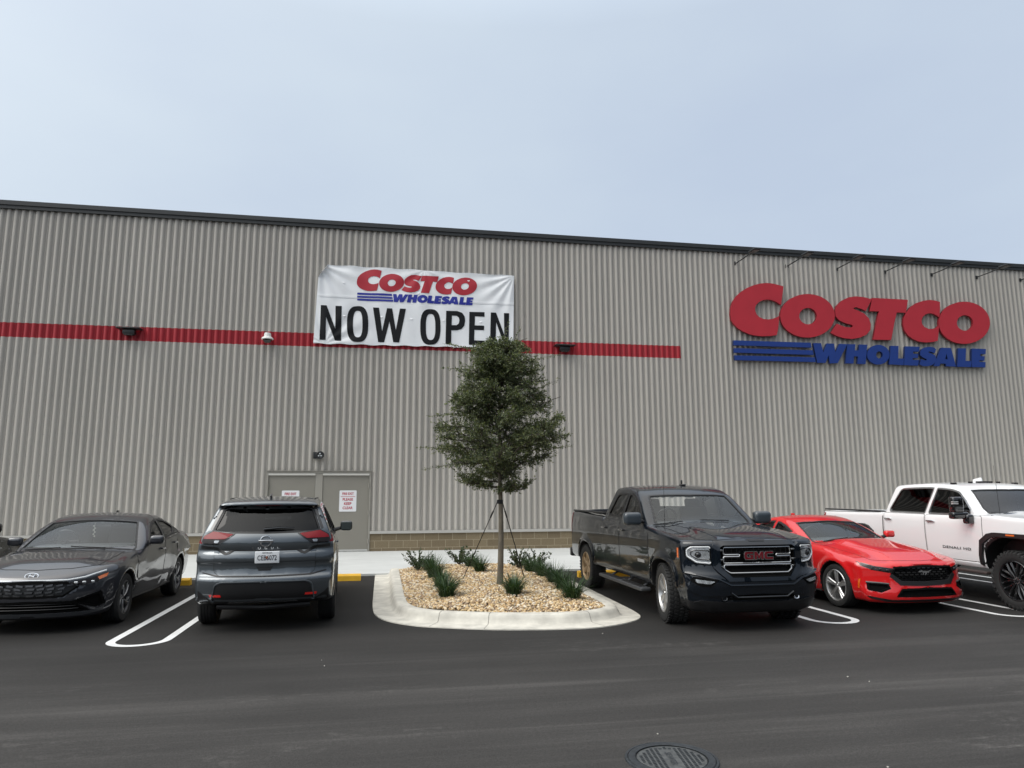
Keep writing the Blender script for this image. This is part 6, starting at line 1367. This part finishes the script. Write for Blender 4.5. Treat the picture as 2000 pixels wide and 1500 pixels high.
spots = [(872, 1166, 0, 1.0, 'strappy grass clump at the front left of the pebbles, nearest the left kerb corner'), (862, 1146, 1, 1.0, 'strappy grass clump second from the front in the left row'), (848, 1128, 2, .95, 'strappy grass clump third from the front in the left row'),
         (838, 1114, 0, .95, 'strappy grass clump at the back of the left row beside the left shrub'), (1003, 1165, 2, .95, 'strappy grass clump just right of the tree trunk base'), (1118, 1168, 1, 1.02, 'strappy grass clump at the front right of the pebbles'),
         (1098, 1148, 0, .95, 'strappy grass clump second from the front in the right row'), (1082, 1134, 2, .95, 'strappy grass clump third from the front in the right row'), (1058, 1122, 1, 1.0, 'strappy grass clump fourth from the front in the right row'), (1036, 1114, 0, 1.0, 'strappy grass clump at the back of the right row'),
         (938, 1120, 1, .95, 'strappy grass clump left behind the tree trunk'), (920, 1110, 2, .9, 'strappy grass clump between the middle shrub and the tree trunk')]
used = set()
for px, py, k, sc, lab in spots:
    o = cl[k] if k not in used else cl[k].copy()
    if k in used: COL.objects.link(o)
    used.add(k); o.location = pl(px, py); o.scale = (sc*1.0, sc*.9, sc*(.78+.3*((px*7) % 10)/10)); o.rotation_euler = (0, 0, px*1.7)
    tag(o, lab, 'grass clump', 'strappy grass clumps in the planter')
sh = [shrub(3, .42, 1.1), shrub(5, .38, 1.2), shrub(8, .44, 1.0)]
for o, (px, py), lab in zip(sh, ((815, 1112), (896, 1106), (1012, 1108)), ('small leafy shrub at the back left of the planter', 'small leafy shrub at the back of the planter left of the trunk', 'small leafy shrub at the back of the planter right of the trunk')):
    o.location = pl(px, py); tag(o, lab, 'shrub', 'small leafy shrubs in the planter')
o = copy_tree(sh[2]); o.location = pl(1046, 1108); o.rotation_euler = (0, 0, 2); tag(o, 'small leafy shrub behind the right grass row', 'shrub', 'small leafy shrubs in the planter')

# ---------------------------------------------------------------- far side of the lot, behind the photographer: it shows in glass and paint
FAR = mat('far_foliage', (.028, .040, .020), .9, noise=(.35, .5))
nx, nz = 260, 14; V = []
for j in range(nz):
    for i in range(nx):
        a_ = math.pi*(1.0+i/(nx-1)); rr_ = 62+6*math.sin(i*.7)+4*math.sin(i*1.9+j)
        hh = 10+2.6*math.sin(i*.31)+1.8*math.sin(i*.83+1)+1.2*math.sin(i*2.1); t_ = j/(nz-1)
        V.append((rr_*1.5*math.cos(a_)*(1+.02*math.sin(j*2+i)), rr_*math.sin(a_)+(t_**3)*-7, hh*math.sin(t_*math.pi/2)-.1))
Fq = np.array([(j*nx+i, j*nx+i+1, (j+1)*nx+i+1, (j+1)*nx+i) for j in range(nz-1) for i in range(nx-1)])
mobj('far_wood', np.array(V), Fq, FAR, kind='stuff', label='far belt of trees beyond the lot, behind the photographer', category='wood') if 0 else tag(mobj('far_wood', np.array(V), Fq, FAR, kind='stuff'), 'far belt of trees beyond the lot, seen only in reflections', 'wood')
